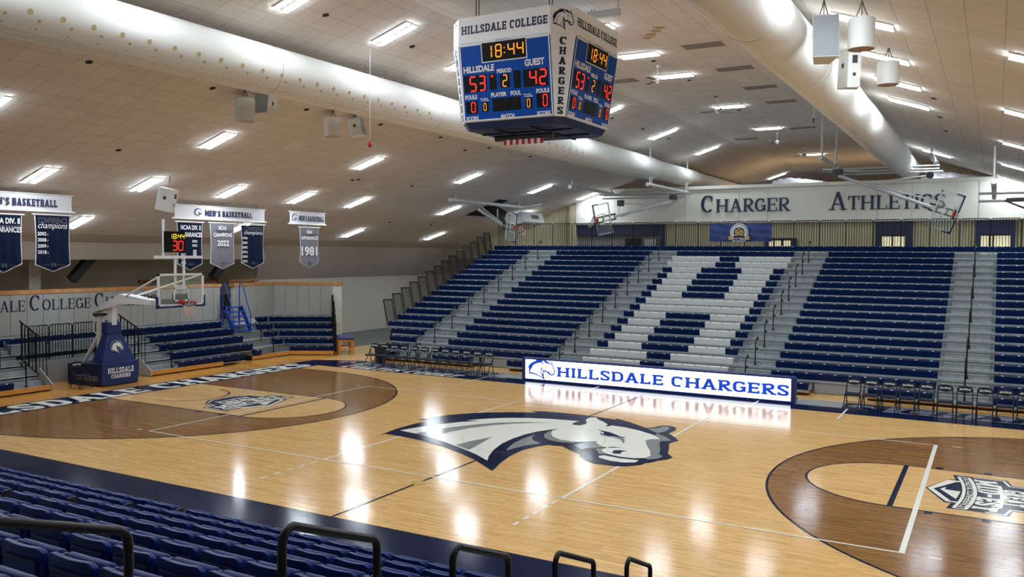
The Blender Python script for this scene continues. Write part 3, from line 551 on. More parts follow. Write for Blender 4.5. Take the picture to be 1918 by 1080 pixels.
# ------------------------------------------------------------------ ceiling lights
def make_light(single=False):
    root = thing('ceiling_light', (0, 0, 0), '', 'ceiling light', 'strip lights on the ceiling', local=True)
    for y in ((0,) if single else (-.15, .15)):
        f = MB(); f.box(-.61, .61, y-.088, y+.088, -.03, 0); f.build('housing', ['fixture'], root)
        t = MB(); P = []; n = 6
        prof = [(.084*math.cos(PI*k/n), -.0305-.026*math.sin(PI*k/n)) for k in range(n+1)]
        for k in range(n): t.add([(-.6, y+prof[k][0], prof[k][1]), (.6, y+prof[k][0], prof[k][1]), (.6, y+prof[k+1][0], prof[k+1][1]), (-.6, y+prof[k+1][0], prof[k+1][1])], [(0, 1, 2, 3)])
        for x in (-.6, .6): t.add([(x, y+p[0], p[1]) for p in prof], [tuple(range(n+1))])
        t.build('diffuser', ['light'], root)
    return root
LROWS = [  # X of the row, Y positions, how the row is found
 (-18.85, [.2, 7.68, 15.46, 22.85], 'lowest left-slope row'),
 (-15.0, [-10.9, -3.58, .15, 3.84, 7.58, 11.15, 18.6, 26], 'second left-slope row up'),
 (-11.2, [-14.4, -7.2, -.17, 7.25, 14.5, 21.7, 27.8], 'third left-slope row up'),
 (-3.95, [-18.4, -14.8, -11.3, -7.8, -4.25, -.65, 2.97, 6.5, 13.6, 20.6, 27.75, 45.1], 'row above the left duct'),
 (.26, [-14.8, -7.7, 2.75, 6.38, 9.85, 16.86, 23.85, 36, 48], 'flat ridge row'),
 (7.7, [-14.6, -11.1, -7.6, -4.1, -.54, 2.97, 6.52, 10.0, 24.5], 'row past the right duct'),
 (10.85, [-7.4, -.3, 6.7, 13.77, 21.15, 27.9], 'second row past the right duct'),
 (14.6, [-14, -7, 0, 7, 14, 21], 'third row past the right duct')]
proto = None
for X_, ys, desc in LROWS:
    n = 0; vis = [y for y in ys if seen((X_, y, zc(X_)), 10)]
    for y in ys:
        if proto is None: o = proto = make_light()
        else: o = copy_tree(proto)
        o.location = (X_, y, zc(X_)-.005); o.rotation_euler = (0, -math.atan(ML_ if X_ < XL else MR_ if X_ > XR else 0), 0)
        if y in vis: o['label'] = 'lit twin-tube ceiling light, %s from the camera in the %s' % (ORD[vis.index(y)], desc)
        else: o['label'] = 'lit twin-tube ceiling light behind the camera in the %s' % desc
# dark vents, sprinkler plates and missing tiles on the ceiling
def ceil_fr(p): 
    m_ = ML_ if p.x < XL else MR_ if p.x > XR else 0
    return Fr(p, (1, 0, m_), (0, 1, 0))
i = 0
for u, v in sorted([(222, 281), (167, 116), (398, 165), (610, 28), (772, 87), (574, 205), (713, 233), (825, 257), (871, 281), (916, 277), (993, 293), (1224, 114), (1291, 150), (1341, 181), (1384, 206), (1146, 221), (1204, 241), (1252, 259), (1749, 184), (1761, 219), (1772, 245), (671, 336), (771, 348), (660, 337), (730, 416), (807, 420), (1096, 40)]):
    p = roofpt(u, v); fr = ceil_fr(p); b = MB(); b.lathe([(.001, 0), (.075, 0), (.09, -.015), (.05, -.03), (.001, -.03)], (0, 0, 0), 12)
    o = b.build('sprinkler_head', ['sbseg']); o.location = p+Vector((0, 0, .006)); o.rotation_euler = (0, -math.atan(ML_ if p.x < XL else MR_ if p.x > XR else 0), 0)
    tag(o, 'small round dark sprinkler plate on ceiling, %s from the left' % ORD[i], 'sprinkler', 'sprinkler plates on the ceiling'); i += 1
i = 0
for u, v in [(1317, 85), (1376, 128), (1424, 163), (1463, 190), (1503, 239), (1162, 152), (1398, 260)]:
    p = roofpt(u, v); fr = ceil_fr(p); b = MB(); b.fbox(fr, -.6, .6, -.3, .3, -.012, -.003)
    tag(b.build('return_grille', ['grid']), 'flat grey return grille in flat ceiling, %s from the left in its line' % ORD[i], 'ceiling grille', 'grilles beside the right duct'); i += 1
p = roofpt(1222, 62); fr = ceil_fr(p); b = MB()
for k in range(4):
    c = (k*.22-.3, .45-k*.3); b.poly([fr.p(c[0]+.2*math.cos(t_/11*2*PI)*(.35+.9*random.random()), c[1]+.2*math.sin(t_/11*2*PI)*(.35+.9*random.random()), -.003-.0005*k) for t_ in range(11)][::-1])
struct(b.build('ceiling_water_stain', ['water']))
b = MB()
for P in [[(847, 455), (877, 465), (908, 458)], ]: pass
P = [roofpt(*q) for q in [(870, 403), (913, 384), (934, 373), (952, 374), (932, 386), (956, 400), (962, 398), (948, 418), (937, 413), (928, 406)]]
fr = ceil_fr(P[0])
b.poly([q-fr.n*.01 for q in P][::-1]); struct(b.build('ceiling_opening', ['void']))
b = MB()
for u, v in ((367, 263), (328, 310), (552, 274), (697, 347), (880, 323), (1035, 322)):
    p = roofpt(u, v); fr = ceil_fr(p); b.fbox(fr, -.3, .3, -.3, .3, -.006, .0)
struct(b.build('ceiling_replaced_tiles', ['newtile']))
for nm, Q in (('ceiling_raised_tile', [(1240, 281), (1256, 287), (1290, 277), (1276, 270)]),):
    pass
# ------------------------------------------------------------------ ducts
def duct(xc, z0, segs, label):
    root = thing('air_duct', (xc, segs[0][0], z0), label, 'air duct')
    rings = []
    for (ya, yb, r, dz) in segs:
        n = 40; mb = MB(); prof = [(r, ya), (r, yb-.25), (r*.985, yb-.06), (r*.93, yb)]
        mb.lathe([(a, b_) for a, b_ in prof], (xc, 0, z0+dz), n, 0, axis=1, caps=True)
        k = mb; y = math.ceil((ya+.8)/.62)*.62
        ang = (-20, -33, -50) if xc < 0 else (200, 213, 230); q = 0
        while y < yb-.4 and y < 14:
            for a_, rr in zip(ang, (.056, .034, .02)):
                a = math.radians(a_); c = Vector((xc+r*math.cos(a), y+(0 if rr > .04 else .2), z0+dz+r*math.sin(a))); nn = Vector((math.cos(a), 0, math.sin(a))); tt = Vector((-math.sin(a), 0, math.cos(a)))
                k.add([c+nn*.004+rr*(math.cos(2*PI*j/12)*tt+math.sin(2*PI*j/12)*Vector((0, 1, 0))) for j in range(12)], [tuple(range(12))], 1)
            y += .62
        mb.build('duct_segment', ['duct', 'hole'], root, smooth=60)
        s_ = MB()
        for y in [ya+9.15*i_ for i_ in range(1, int((yb-ya)/9.15)+1)]:
            pts = [(xc+(r+.002)*math.cos(2*PI*j/40), y, z0+dz+(r+.002)*math.sin(2*PI*j/40)) for j in range(40)]; s_.tube(pts, .006, 4, closed=True)
        a = math.radians(80 if xc < 0 else 100)
        s_.tube([(xc+(r+.002)*math.cos(a), ya, z0+dz+(r+.002)*math.sin(a)), (xc+(r+.002)*math.cos(a), yb-.3, z0+dz+(r+.002)*math.sin(a))], .006, 4)
        a = math.radians(-62 if xc < 0 else 242); s_.tube([(xc+(r+.001)*math.cos(a), ya, z0+dz+(r+.001)*math.sin(a)), (xc+(r+.001)*math.cos(a), yb-.3, z0+dz+(r+.001)*math.sin(a))], .004, 4)
        s_.build('seam', ['duct_seam'], root)
        w = MB(); zt = z0+dz+r
        w.tube([(xc+.0, ya, zt+.07), (xc, yb, zt+.07)], .006, 4)
        y = ya+.5
        while y < yb:
            w.tube([(xc, y, zt-.004), (xc, y, zt+.08)], .006, 4)
            if int(y*10) % 3 == 0: w.tube([(xc, y, zt+.07), (xc, y, min(zc(xc), zc(xc)))], .005, 4)
            y += .9
        w.build('hanger_cable', ['wire'], root)
    return root
duct(-5.54, 9.15, [(-22, 3.3, .59, 0), (3.3, 23.3, .585, 0), (23.3, 30.6, .5, .03), (30.6, 44, .42, .06)], 'long round white duct hanging under the left ceiling slope')
duct(6.25, 9.07, [(-22, 1.2, .59, 0), (1.2, 22.3, .585, 0), (22.3, 29.5, .5, .03), (29.5, 42, .42, .06)], 'long round white duct hanging under the right ceiling slope')
# ------------------------------------------------------------------ centre hung scoreboard
H0, X0, HB, XB, ZT0, ZH, ZB = 1.66, 1.23, 1.40, 1.20, 10.32, 9.70, 7.865
sb = thing('scoreboard', (0, 0, ZB), 'blue and white centre hung scoreboard reading 18:44 above centre court', 'scoreboard')
LAY = {'clockbox':(.251,.754,.007,.252),'HILLSDALE':(.027,.384,.283,.369),'GUEST':(.726,.940,.274,.362),'PERIOD':(.412,.577,.355,.408),'s53':(.024,.286,.400,.615),'arrowbox':(.320,.398,.406,.609),'two':(.443,.551,.421,.591),'blank':(.595,.673,.396,.613),'s42':(.702,.970,.400,.617),
 'FOULS':(.025,.167,.647,.706),'FOULS ':(.834,.977,.649,.706),'T.O.L.':(.200,.303,.700,.739),'T.O.L. ':(.694,.796,.696,.739),'PLAYER':(.329,.506,.645,.699),'FOUL':(.552,.667,.645,.702),'z1':(.027,.167,.730,.887),'t0':(.217,.292,.756,.875),'player':(.340,.658,.720,.883),'t1':(.708,.786,.752,.878),'z2':(.832,.971,.709,.881),'SCORE':(.024,.168,.922,.976),'SCORE ':(.830,.977,.927,.979),'MATCH':(.427,.580,.925,.980)}
core = MB()
def octa(h, x, z): return [(x, -h, z), (h, -x, z), (h, x, z), (x, h, z), (-x, h, z), (-h, x, z), (-h, -x, z), (-x, -h, z)]
A, B_, C_ = octa(H0, X0, ZT0), octa(H0, X0, ZH), octa(HB, XB, ZB)
core.add(A+B_+C_, [tuple(range(8))[::-1]]+[(i, i+8, (i+1) % 8+8, (i+1) % 8) for i in range(8)]+[(8+i, 16+i, 16+(i+1) % 8, 8+(i+1) % 8) for i in range(8)]+[tuple(range(16, 24))], 0)
bodyo = core.build('cabinet', ['sbwhite'], sb)
for k in range(4):
    ang = -PI/2+k*PI/2; c, s_ = math.cos(ang), math.sin(ang); nrm = Vector((c, s_, 0)); ux = Vector((-s_, c, 0))
    # upper name board
    fr = Fr(nrm*(H0+.012)+Vector((0, 0, (ZT0+ZH)/2)), ux, (0, 0, 1)); mb = MB(); mb.fbox(fr, -X0+.015, X0-.015, -.305, .305, -.02, 0)
    put_text(mb, 'HILLSDALE COLLEGE', SLAB, fr, 2.32, .195, 1, c=.004); mb.build('name_panel', ['sbwhite', 'inknavy'], sb)
    # score face, leaning in at the bottom
    top = nrm*H0+Vector((0, 0, ZH-.02)); bot = nrm*HB+Vector((0, 0, ZB)); up = (top-bot).normalized(); L = (top-bot).length
    fr = Fr(bot+ux*(-XB), ux, up); Wd = XB*2; mb = MB()
    mb.fbox(fr, -.01, Wd+.01, .02, L-.02, .0, .03, 0); fr = Fr(fr.p(0, 0, .03), ux, up)
    bx = lambda n: (LAY[n][0]*Wd, LAY[n][1]*Wd, (1-LAY[n][3])*L, (1-LAY[n][2])*L)
    def plate(n, m, g=0, c=.004): a0, a1, b0, b1 = bx(n); mb.poly([fr.p(a0-g, b0-g, c), fr.p(a1+g, b0-g, c), fr.p(a1+g, b1+g, c), fr.p(a0-g, b1+g, c)], m)
    for q in (((-.01, .02), (Wd+.01, .05)), ((-.01, L-.05), (Wd+.01, L-.02)), ((-.01, .02), (.02, L-.02)), ((Wd-.02, .02), (Wd+.01, L-.02))):
        mb.poly([fr.p(q[0][0], q[0][1], .003), fr.p(q[1][0], q[0][1], .003), fr.p(q[1][0], q[1][1], .003), fr.p(q[0][0], q[1][1], .003)], 2)
    plate('clockbox', 2, .012, .003); plate('clockbox', 1, -.012, .005)
    for n in ('s53', 'arrowbox', 'two', 'blank', 's42', 'z1', 't0', 'player', 't1', 'z2'): plate(n, 1)
    for n in ('HILLSDALE', 'GUEST', 'PERIOD', 'FOULS', 'FOULS ', 'T.O.L.', 'T.O.L. ', 'PLAYER', 'FOUL', 'SCORE', 'SCORE ', 'MATCH'):
        put_sans(mb, n.strip(), fr, *bx(n), 2, .005, .045)
    put_sans(mb, 'DAKTRONICS', fr, .42*Wd, .585*Wd, L*.998, L*1.012, 0, .006)
    def seg(txt, a0, a1, t0, t1, m):
        b0, b1 = (1-t1)*L, (1-t0)*L; n = len(txt); w = (a1-a0)*Wd/n
        for i_, ch in enumerate(txt): put_seg(mb, ch, fr, a0*Wd+w*i_+w*.12, a0*Wd+w*(i_+1)-w*.12, b0, b1, m, .008)
    seg('1', .29, .38, .045, .21, 3); seg('8', .395, .49, .045, .21, 3); seg('44', .535, .735, .045, .21, 3)
    for t in (.10, .16): a = .512*Wd; b = (1-t)*L; mb.poly([fr.p(a-.012, b-.012, .008), fr.p(a+.012, b-.012, .008), fr.p(a+.012, b+.012, .008), fr.p(a-.012, b+.012, .008)], 3)
    seg('53', .075, .285, .41, .61, 4); seg('42', .755, .965, .41, .605, 4); seg('2', .46, .53, .432, .585, 3)
    seg('0', .078, .15, .74, .875, 4); seg('0', .89, .96, .722, .872, 4); seg('0', .228, .272, .765, .865, 3); seg('0', .72, .767, .762, .868, 3)
    seg('88', .36, .5, .74, .865, 5); seg('8', .56, .635, .74, .865, 5)
    a, b = .333*Wd, (1-.435)*L; mb.poly([fr.p(a, b, .008), fr.p(a+.09, b-.035, .008), fr.p(a+.06, b, .008), fr.p(a+.09, b+.035, .008)], 4)
    mb.build('score_panel', ['sbblue', 'sbdark', 'inkwhite', 'amber', 'red', 'sbseg'], sb)
    # chamfered corner column with the emblem and the vertical name
    a2 = ang+PI/4; n2 = Vector((math.cos(a2), math.sin(a2), 0)); u2 = Vector((-math.sin(a2), math.cos(a2), 0)); hw = (H0-X0)/math.sqrt(2); dd = (H0+X0)/math.sqrt(2)
    fr = Fr(n2*(dd+.012)+Vector((0, 0, (ZT0+ZH)/2)), u2, (0, 0, 1)); mb = MB(); mb.fbox(fr, -hw+.012, hw-.012, -.305, .305, -.02, 0)
    put_horse(mb, Fr(fr.p(0, .0, 0), u2, (0, 0, 1)), .53, {'navy': 1, 'white': 0, 'grey': 2}, .004, dc=.0008); mb.build('emblem_panel', ['sbwhite', 'inknavy', 'inkgrey'], sb)
    d2 = (HB+XB)/math.sqrt(2); top = n2*dd+Vector((0, 0, ZH-.02)); bot = n2*d2+Vector((0, 0, ZB)); up = (top-bot).normalized(); L2 = (top-bot).length; hb2 = (HB-XB)/math.sqrt(2)
    fr = Fr(bot+n2*.012, u2, up); mb = MB(); mb.prism([(-hb2, .01), (hb2, .01), (hw-.02, L2-.01), (-hw+.02, L2-.01)], fr, -.01, .01, 0)
    for i_, ch in enumerate('CHARGERS'): put_text(mb, ch, SLABN, Fr(fr.p(0, L2*(.925-.122*i_), 0), u2, up), .17-.004*i_, .165, 1, c=.014)
    mb.build('corner_panel', ['sbwhite', 'inknavy'], sb)
mb = MB(); mb.add([(x*.99, y*.99, z-.01) for x, y, z in C_]+[(x*.93, y*.93, z-.16) for x, y, z in C_], [(i, 8+i, 8+(i+1) % 8, (i+1) % 8) for i in range(8)]+[tuple(range(8, 16))], 0)
for q in (-.5, .5): mb.box(-1.25, 1.25, q-.03, q+.03, ZB-.2, ZB-.16); mb.box(q-.03, q+.03, -1.25, 1.25, ZB-.2, ZB-.16)
mb.build('lower_frame', ['sbunder'], sb)
mb = MB()
for x, y in ((-1.0, -1.2), (1.0, -1.2), (-1.0, 1.2), (1.0, 1.2)):
    for q in (-.04, .04): mb.tube([(x+q, y, ZT0-.02), (x+q, y, zc(x)+.02)], .012, 6)
mb.build('hanging_chain', ['darksteel'], sb)
mb = MB(); mb.box(-1.6, 2.05, .38, .5, 10.5, 10.66); mb.tube([(2.0, .44, 10.66), (2.0, .44, 10.97)], .03, 8); mb.build('hanger_beam', ['steel'], sb)
# black roller tube with the red and white fringe of a flag below the scoreboard
p0 = on(944, 252, 1, -.75); p1 = on(1082, 243, 1, -.75)
mb = MB(); z = 7.53; xa, xb = -.72, .87
mb.tube([(xa, -.75, z), (xb, -.75, z)], .075, 14)
fl_ = tag(mb.build('flag_roller', ['blacksat'], None, smooth=True), 'black flag roller tube with red and white striped edge under the scoreboard', 'flag roller')
mb = MB(); n = 13; x0, x1 = xa+.25, xb-.25
for k in range(n):
    a = x0+(x1-x0)*k/n; b = x0+(x1-x0)*(k+1)/n; mb.box(a, b, -.80, -.79, z-.18, z-.03, 1 if k % 2 else 0)
mb.build('flag_edge', ['redcloth', 'banner'], fl_)
# ------------------------------------------------------------------ LED board on the far side line
ld = thing('led_board', (-.19, 8.75, 0), 'long lit white LED board reading HILLSDALE CHARGERS on far sideline', 'LED board')
mb = MB(); x0, x1 = -5.09, 4.70; mb.box(x0, x1, 8.78, 9.0, .02, .80); mb.box(x0-.015, x1+.015, 8.72, 9.02, .79, .85); mb.box(x0-.03, x0+.1, 8.72, 9.02, 0, .82); mb.box(x1-.1, x1+.03, 8.72, 9.02, 0, .82); mb.box(x0, x1, 8.73, 9.0, 0, .075)
mb.build('frame', ['lednavy'], ld, bevel=.015)
fr = Fr(((x0+x1)/2, 8.765, .435), (1, 0, 0), (0, 0, 1)); hw = (x1-x0)/2-.1
mb = MB(); mb.fbox(fr, -hw, hw, -.36, .355, -.01, 0, 0)
put_text(mb, 'HILLSDALE CHARGERS', dict(SLAB, w=1.12), Fr(fr.p(.62, -.03), (1, 0, 0), (0, 0, 1)), 2*hw-1.36, .36, 1, c=.003)
hf = Fr(fr.p(-hw+.68, -.0), (1, 0, 0), (0, 0, 1))
put_horse(mb, hf, .78, {'navy': 1, 'white': 0, 'grey': 2}, .003, sx=1.45, dc=.0006)
k = .78/1095
for q in stroke([((x-590)*k*1.45, (560-y)*k) for x, y in HORSE[0][1]+HORSE[0][1][:1]], .022, .022, fixed=.022): put_quad(mb, q, hf, 1, .0065, 0)
mb.build('screen', ['ledw', 'ledb', 'ledpale'], ld)
mb = MB()
for i in range(7):
    x = x0+.7+i*1.4; mb.hexa([(x-.05, 9.0, 0), (x+.05, 9.0, 0), (x+.05, 9.3, 0), (x-.05, 9.3, 0), (x-.05, 9.0, .6), (x+.05, 9.0, .6), (x+.05, 9.04, .6), (x-.05, 9.04, .6)])
mb.build('rear_bracket', ['blacksat'], ld)
b = MB(); b.box(4.62, 6.12, 8.76, 9.88, .002, .012); tag(b.build('carpet_runner', ['carpet']), 'grey carpet mat on floor at right end of LED board', 'carpet mat', 'carpet mats beside the LED board')
b = MB(); b.box(-6.38, -5.05, 8.85, 9.8, .002, .012); tag(b.build('carpet_runner', ['carpet']), 'grey carpet mat on floor at left end of LED board', 'carpet mat', 'carpet mats beside the LED board')
# ------------------------------------------------------------------ raised wall letters
def wall_sign(name, fr, words, label, mk, st, H_, caps, depth):
    root = thing(name, fr.o, label, 'sign')
    for txt, a0, a1 in words:
        L, w = lay(txt, st, caps); sx = (a1-a0)/w
        for ch, Q in L:
            if not Q: continue
            mb = MB()
            for q in Q: put_quad(mb, [(a0+px*sx, py*H_) for px, py in q], fr, 0, 0, depth)
            mb.build('letter', [mk], root)
    return root
wall_sign('wall_letters', Fr((0, 28.6, 7.13), (1, 0, 0), (0, 0, 1)), [('Charger', -4.47, .36), ('Athletics', 2.43, 7.88)], 'raised navy letters Charger Athletics on cream wall above far stands', 'inknavy', ROMAN, .93, .76, .07)
cl_ = bpy.data.lights.new('concourse_lamp', 'POINT'); cl_.energy = 170; cl_.color = (1, .66, .33); cl_.shadow_soft_size = .3
for x_ in (-1.5, 5.0): lo = bpy.data.objects.new('concourse_lamp', cl_); COL.objects.link(lo); lo.location = (x_, 39, 7.6)
# ------------------------------------------------------------------ the "50" banner tied to the rail
bn = thing('rail_banner', (-.95, 23.6, 5.38), 'shiny blue banner with gold 50 badge hung on far rail', 'banner')
mb = MB(); nx, nz = 40, 12; x0, x1, z0, z1 = -2.5, .62, 5.38, 6.29
P = [[(x0+(x1-x0)*i/nx, 23.55+.03*math.sin(i*.55+j*.35)*(1-j/nz*.6)+.015*math.sin(j*1.3+i*.2), z0+(z1-z0)*j/nz-.03*math.sin(PI*i/nx)*(j/nz)) for i in range(nx+1)] for j in range(nz+1)]
mb.add([q for r in P for q in r], [(j*(nx+1)+i, j*(nx+1)+i+1, (j+1)*(nx+1)+i+1, (j+1)*(nx+1)+i) for j in range(nz) for i in range(nx)]); mb.build('cloth', ['bblue'], bn, smooth=True)
fr = Fr((-.97, 23.47, 5.83), (1, 0, 0), (0, 0, 1)); mb = MB()
disc = lambda r, m, c, a0=-40, a1=220: mb.poly([fr.p(r*math.cos(math.radians(a)), r*math.sin(math.radians(a)), c) for a in range(a0, a1+1, 10)], m)
disc(.45, 0, 0); disc(.40, 1, .002); disc(.37, 0, .003); disc(.28, 1, .004)
for s_ in (-1, 1): mb.poly([fr.p(s_*a if s_ > 0 else a*-1, b, .003) for a, b in ([(.3, -.36), (.54, -.36), (.5, -.28), (.54, -.18), (.3, -.18)] if s_ > 0 else [(.3, -.18), (.54, -.18), (.5, -.28), (.54, -.36), (.3, -.36)])], 2)
mb.poly([fr.p(a, b, .005) for a, b in [(-.32, -.43), (.32, -.43), (.32, -.2), (-.32, -.2)]], 0); mb.poly([fr.p(a, b, .006) for a, b in [(-.29, -.4), (.29, -.4), (.29, -.17), (-.29, -.17)]], 1)
put_sans(mb, '50', fr, -.22, .22, -.16, .14, 2, .008, .05); put_sans(mb, 'NCAA', fr, -.09, .09, .17, .24, 0, .008); put_sans(mb, 'DIVISION II', fr, -.27, -.02, -.33, -.27, 0, .008); put_sans(mb, 'Years', fr, 0, .26, -.36, -.24, 0, .008)
mb.build('badge', ['inkwhite', 'inknavy', 'inkgold'], bn)
# ------------------------------------------------------------------ far telescopic bleachers
RUN, RISE = .70, .2627
YK = lambda k: 10.56+RUN*k
ZK = lambda k: .43+RISE*k
DK = .24
def bench(mb, x0, x1, y, z, m, mt, depth=.27, pitch=.47, h=.24):
    """moulded seat: rounded nose, sloping skirt, a number plate per place"""
    P = [(.03, -h), (.0, -.045), (.008, -.018), (.03, -.002), (depth-.05, -.012), (depth, -.03), (depth, -.07), (.06, -.07), (.05, -h)]
    for x, e in ((x0, .0), (x1, .0)): pass
    n = len(P); mb.add([(x0+.004, y+a, z+b) for a, b in P]+[(x1-.004, y+a, z+b) for a, b in P], [tuple(range(n)), tuple(range(2*n-1, n-1, -1))]+[(i, n+i, n+(i+1) % n, (i+1) % n) for i in range(n)], m)
    k = max(1, round((x1-x0)/pitch)); p = (x1-x0)/k
    for i in range(k):
        x = x0+p*(i+.5); mb.add([(x-.035, y+.001, z-.021), (x+.035, y+.001, z-.021), (x+.035, y+.022, z-.001), (x-.035, y+.022, z-.001)], [(0, 1, 2, 3)], mt)
SEC = [  # name, deck left, benches left, benches right, deck right, label
 ('A', -14.95, -14.9, -12.35, -10.62, 'far bleacher section at left end, all navy benches beside stepped black rails'),
 ('B', -10.62, -10.58, -5.28, -3.86, 'far bleacher section of navy benches left of the white letter H'),
 ('H', -3.86, -3.82, 1.88, 3.36, 'far bleacher section with white benches forming a letter H'),
 ('D', 3.36, 3.42, 8.6, 10.14, 'far bleacher section of navy benches right of the white letter H'),
 ('E', 10.14, 10.2, 14.4, 14.6, 'far bleacher section cut off by the right edge of the photo')]
U = (1.88+3.82)/12
def hpat(k):
    if k in (18, 17): return [(0, 12, 0)]
    if k in (16, 15, 2, 1): return [(0, 5, 1), (5, 7, 0), (7, 12, 1)]
    if k in (9, 8): return [(0, 1, 0), (1, 11, 1), (11, 12, 0)]
    if k == 0: return [(0, 12, 0)]
    return [(0, 1, 0), (1, 4, 1), (4, 8, 0), (8, 11, 1), (11, 12, 0)]
for nm, d0, b0, b1, d1, lab in SEC:
    root = thing('bleacher_section', ((d0+d1)/2, 10.8, 0), lab, 'bleachers', 'far bleacher sections')
    for k in range(0, 19):
        y, z = YK(k), ZK(k); left = d0
        if nm == 'A' and k < 4: left = {0: -13.4, 1: -13.45, 2: -13.78, 3: -14.19}[k]
        bl = max(b0, left); br = b1
        # deck: tread, nose and the riser panel behind it
        zt = z-DK
        segs = [(left, d1)]
        if k == 0: segs = {'A': [(-13.4, -10.62)], 'B': [(-10.62, -8.55)], 'H': [(-6.8+2.94, 3.36)], 'D': [(6.62, 10.14)], 'E': [(10.14, 14.6)]}[nm]
        if nm == 'B' and k == 0: segs.append((-6.83, -3.86))
        if nm == 'D' and k == 0: segs.append((3.36, 4.8))
        for a, b in segs:
            mb = MB(); mb.box(a, b, y+.035, y+RUN+.12, zt-.04, zt, 0); mb.box(a, b, y+.03, y+.05, zt-.075, zt+.005, 0)
            mb.box(a, b, y+RUN-.02, y+RUN+.0, zt, zt+RISE-.09, 1)
            mb.build('deck', ['galv', 'galvd'], root)
        if k == 18: bl, br = (b0 if nm == 'A' else d0), d1
        if nm == 'H' and k < 18:
            for a, b, c in hpat(k):
                xa, xb = b0+U*a, b0+U*b
                if k == 0 and c == 0: xa, xb = -6.83+2.97, 3.3
                s_ = MB(); bench(s_, xa, xb, y, z, 0, 1); o = s_.build('bench', ['whitep', 'dtag'] if c else ['navyp', 'tag'], root)
                if c: o['label'] = 'white bench'
        else:
            rng = [(bl, br)]
            if k == 0: rng = {'A': [(-13.3, -12.4)], 'B': [(-10.46, -8.59), (-6.83, -5.3)], 'D': [(6.645, 8.55), (3.4, 4.8)], 'E': [(10.2, 14.4)], 'H': [(b0, b1)]}[nm]
            for a, b in rng:
                s_ = MB(); bench(s_, a, b, y, z, 0, 1); s_.build('bench', ['navyp', 'tag'], root)
        # half steps in the aisle
        if 0 < k < 18:
            s_ = MB(); s_.box(b1+.12, d1-.06, y-.27, y+.03, ZK(k-1)-DK, ZK(k-1)-DK+RISE*.5, 0); s_.box(b1+.12, d1-.06, y-.275, y-.25, ZK(k-1)-DK+RISE*.5-.035, ZK(k-1)-DK+RISE*.5+.004, 1)
            for x in (b1+.55, d1-.55): s_.box(x-.012, x+.012, y-.28, y-.27, ZK(k-1)-.19, ZK(k-1)-.166, 2)
            s_.build('aisle_step', ['galv', 'galvd', 'blacksat'], root)
    # varnished base board on the floor and the grey panels where the front row is left out
    for a, b in {'A': [(-13.4, -10.62)], 'B': [(-10.62, -8.55), (-6.83, -3.86)], 'H': [(-3.86, 3.36)], 'D': [(3.36, 4.8), (6.62, 10.14)], 'E': [(10.14, 14.6)]}[nm]: s_ = MB(); s_.box(a, b, 10.76, 10.8, .045, .2); s_.box(a, b, 10.8, 10.9, .0, .06, 1); s_.build('base_board', ['base_oak', 'void'], root)
    if nm in 'BD':
        a, b = {'B': (-8.5, -6.85), 'D': (4.86, 6.62)}[nm]; s_ = MB(); s_.box(a, b, 11.33, 11.36, .02, ZK(1)-.27)
        for x in (a+.25, b-.25):
            for z_ in (.1, .35): s_.box(x-.015, x+.015, 11.32, 11.33, z_, z_+.03, 1)
        s_.build('kick_panel', ['kick', 'tag'], root)
    if nm == 'A':
        s_ = MB(); s_.hexa([(-14.9, 13.5, 0), (-14.85, 13.5, 0), (-14.85, 23.5, 0), (-14.9, 23.5, 0), (-14.9, 13.5, 1.0), (-14.85, 13.5, 1.0), (-14.85, 23.5, ZK(18)-.5), (-14.9, 23.5, ZK(18)-.5)]); s_.build('end_panel', ['void'], root)
# stepped rails at the left end
def picket_panel(P0, P1, z0a, z1a, z0b, z1b, n, r=.016):
    mb = MB(); P0 = Vector(P0); P1 = Vector(P1)
    A0, A1 = Vector((P0.x, P0.y, z0a)), Vector((P0.x, P0.y, z1a)); B0, B1 = Vector((P1.x, P1.y, z0b)), Vector((P1.x, P1.y, z1b))
    for a, b in ((A0, A1), (A1, B1), (B1, B0), (B0, A0)): mb.bar(a, b, .05, .05)
    for i in range(1, n):
        t = i/n; mb.bar(A0.lerp(B0, t), A1.lerp(B1, t), r, r)
    return mb
for k in range(4, 18):
    y0, y1 = YK(k)+.02, YK(k)+RUN-.03; z0, z1 = ZK(k)-.24, ZK(k)+.98
    mb = picket_panel((-14.97, y0, 0), (-14.97, y1, 0), z0, z1, z0+.02, z1, 7, .024)
    mb.bar((-14.97, y1, z0-.35), (-14.97, y1, z0), .05)
    mb.v = [(v[0]-.17*max(0, v[2]-z0), v[1]-.05*max(0, v[2]-z0), v[2]) for v in mb.v]; tag(mb.build('guard_rail', ['black']), 'stepped black picket rail panel on left bleacher end, %s from the bottom' % ORD[k-4], 'guard rail', 'stepped rails at the left bleacher end')
# picket rail behind the top row
x = -14.95; i = 0
while x < 13.6:
    w = 1.145; mb = MB(); y, z0, z1, c = 23.7, 5.0, 6.395, .1
    pts = [(x, y, z0), (x, y, z1-c)]+[(x+c-c*math.cos(a*PI/8), y, z1-c+c*math.sin(a*PI/8)) for a in range(1, 4)]+[(x+c, y, z1), (x+w-c, y, z1)]+[(x+w-c+c*math.sin(a*PI/8), y, z1-c+c*math.cos(a*PI/8)) for a in range(1, 4)]+[(x+w, y, z1-c), (x+w, y, z0)]
    mb.tube(pts, .017, 6); mb.bar((x, y, z0), (x+w, y, z0), .03)
    for k in range(1, 10): mb.bar((x+w*k/10, y, z0), (x+w*k/10, y, z1), .024, .024, (1, 0, 0))
    tag(mb.build('guard_rail', ['black']), 'arched black picket rail panel behind top bleacher row, %s from the left' % ORD[i], 'guard rail', 'picket rails behind the top row'); i += 1; x += 1.185
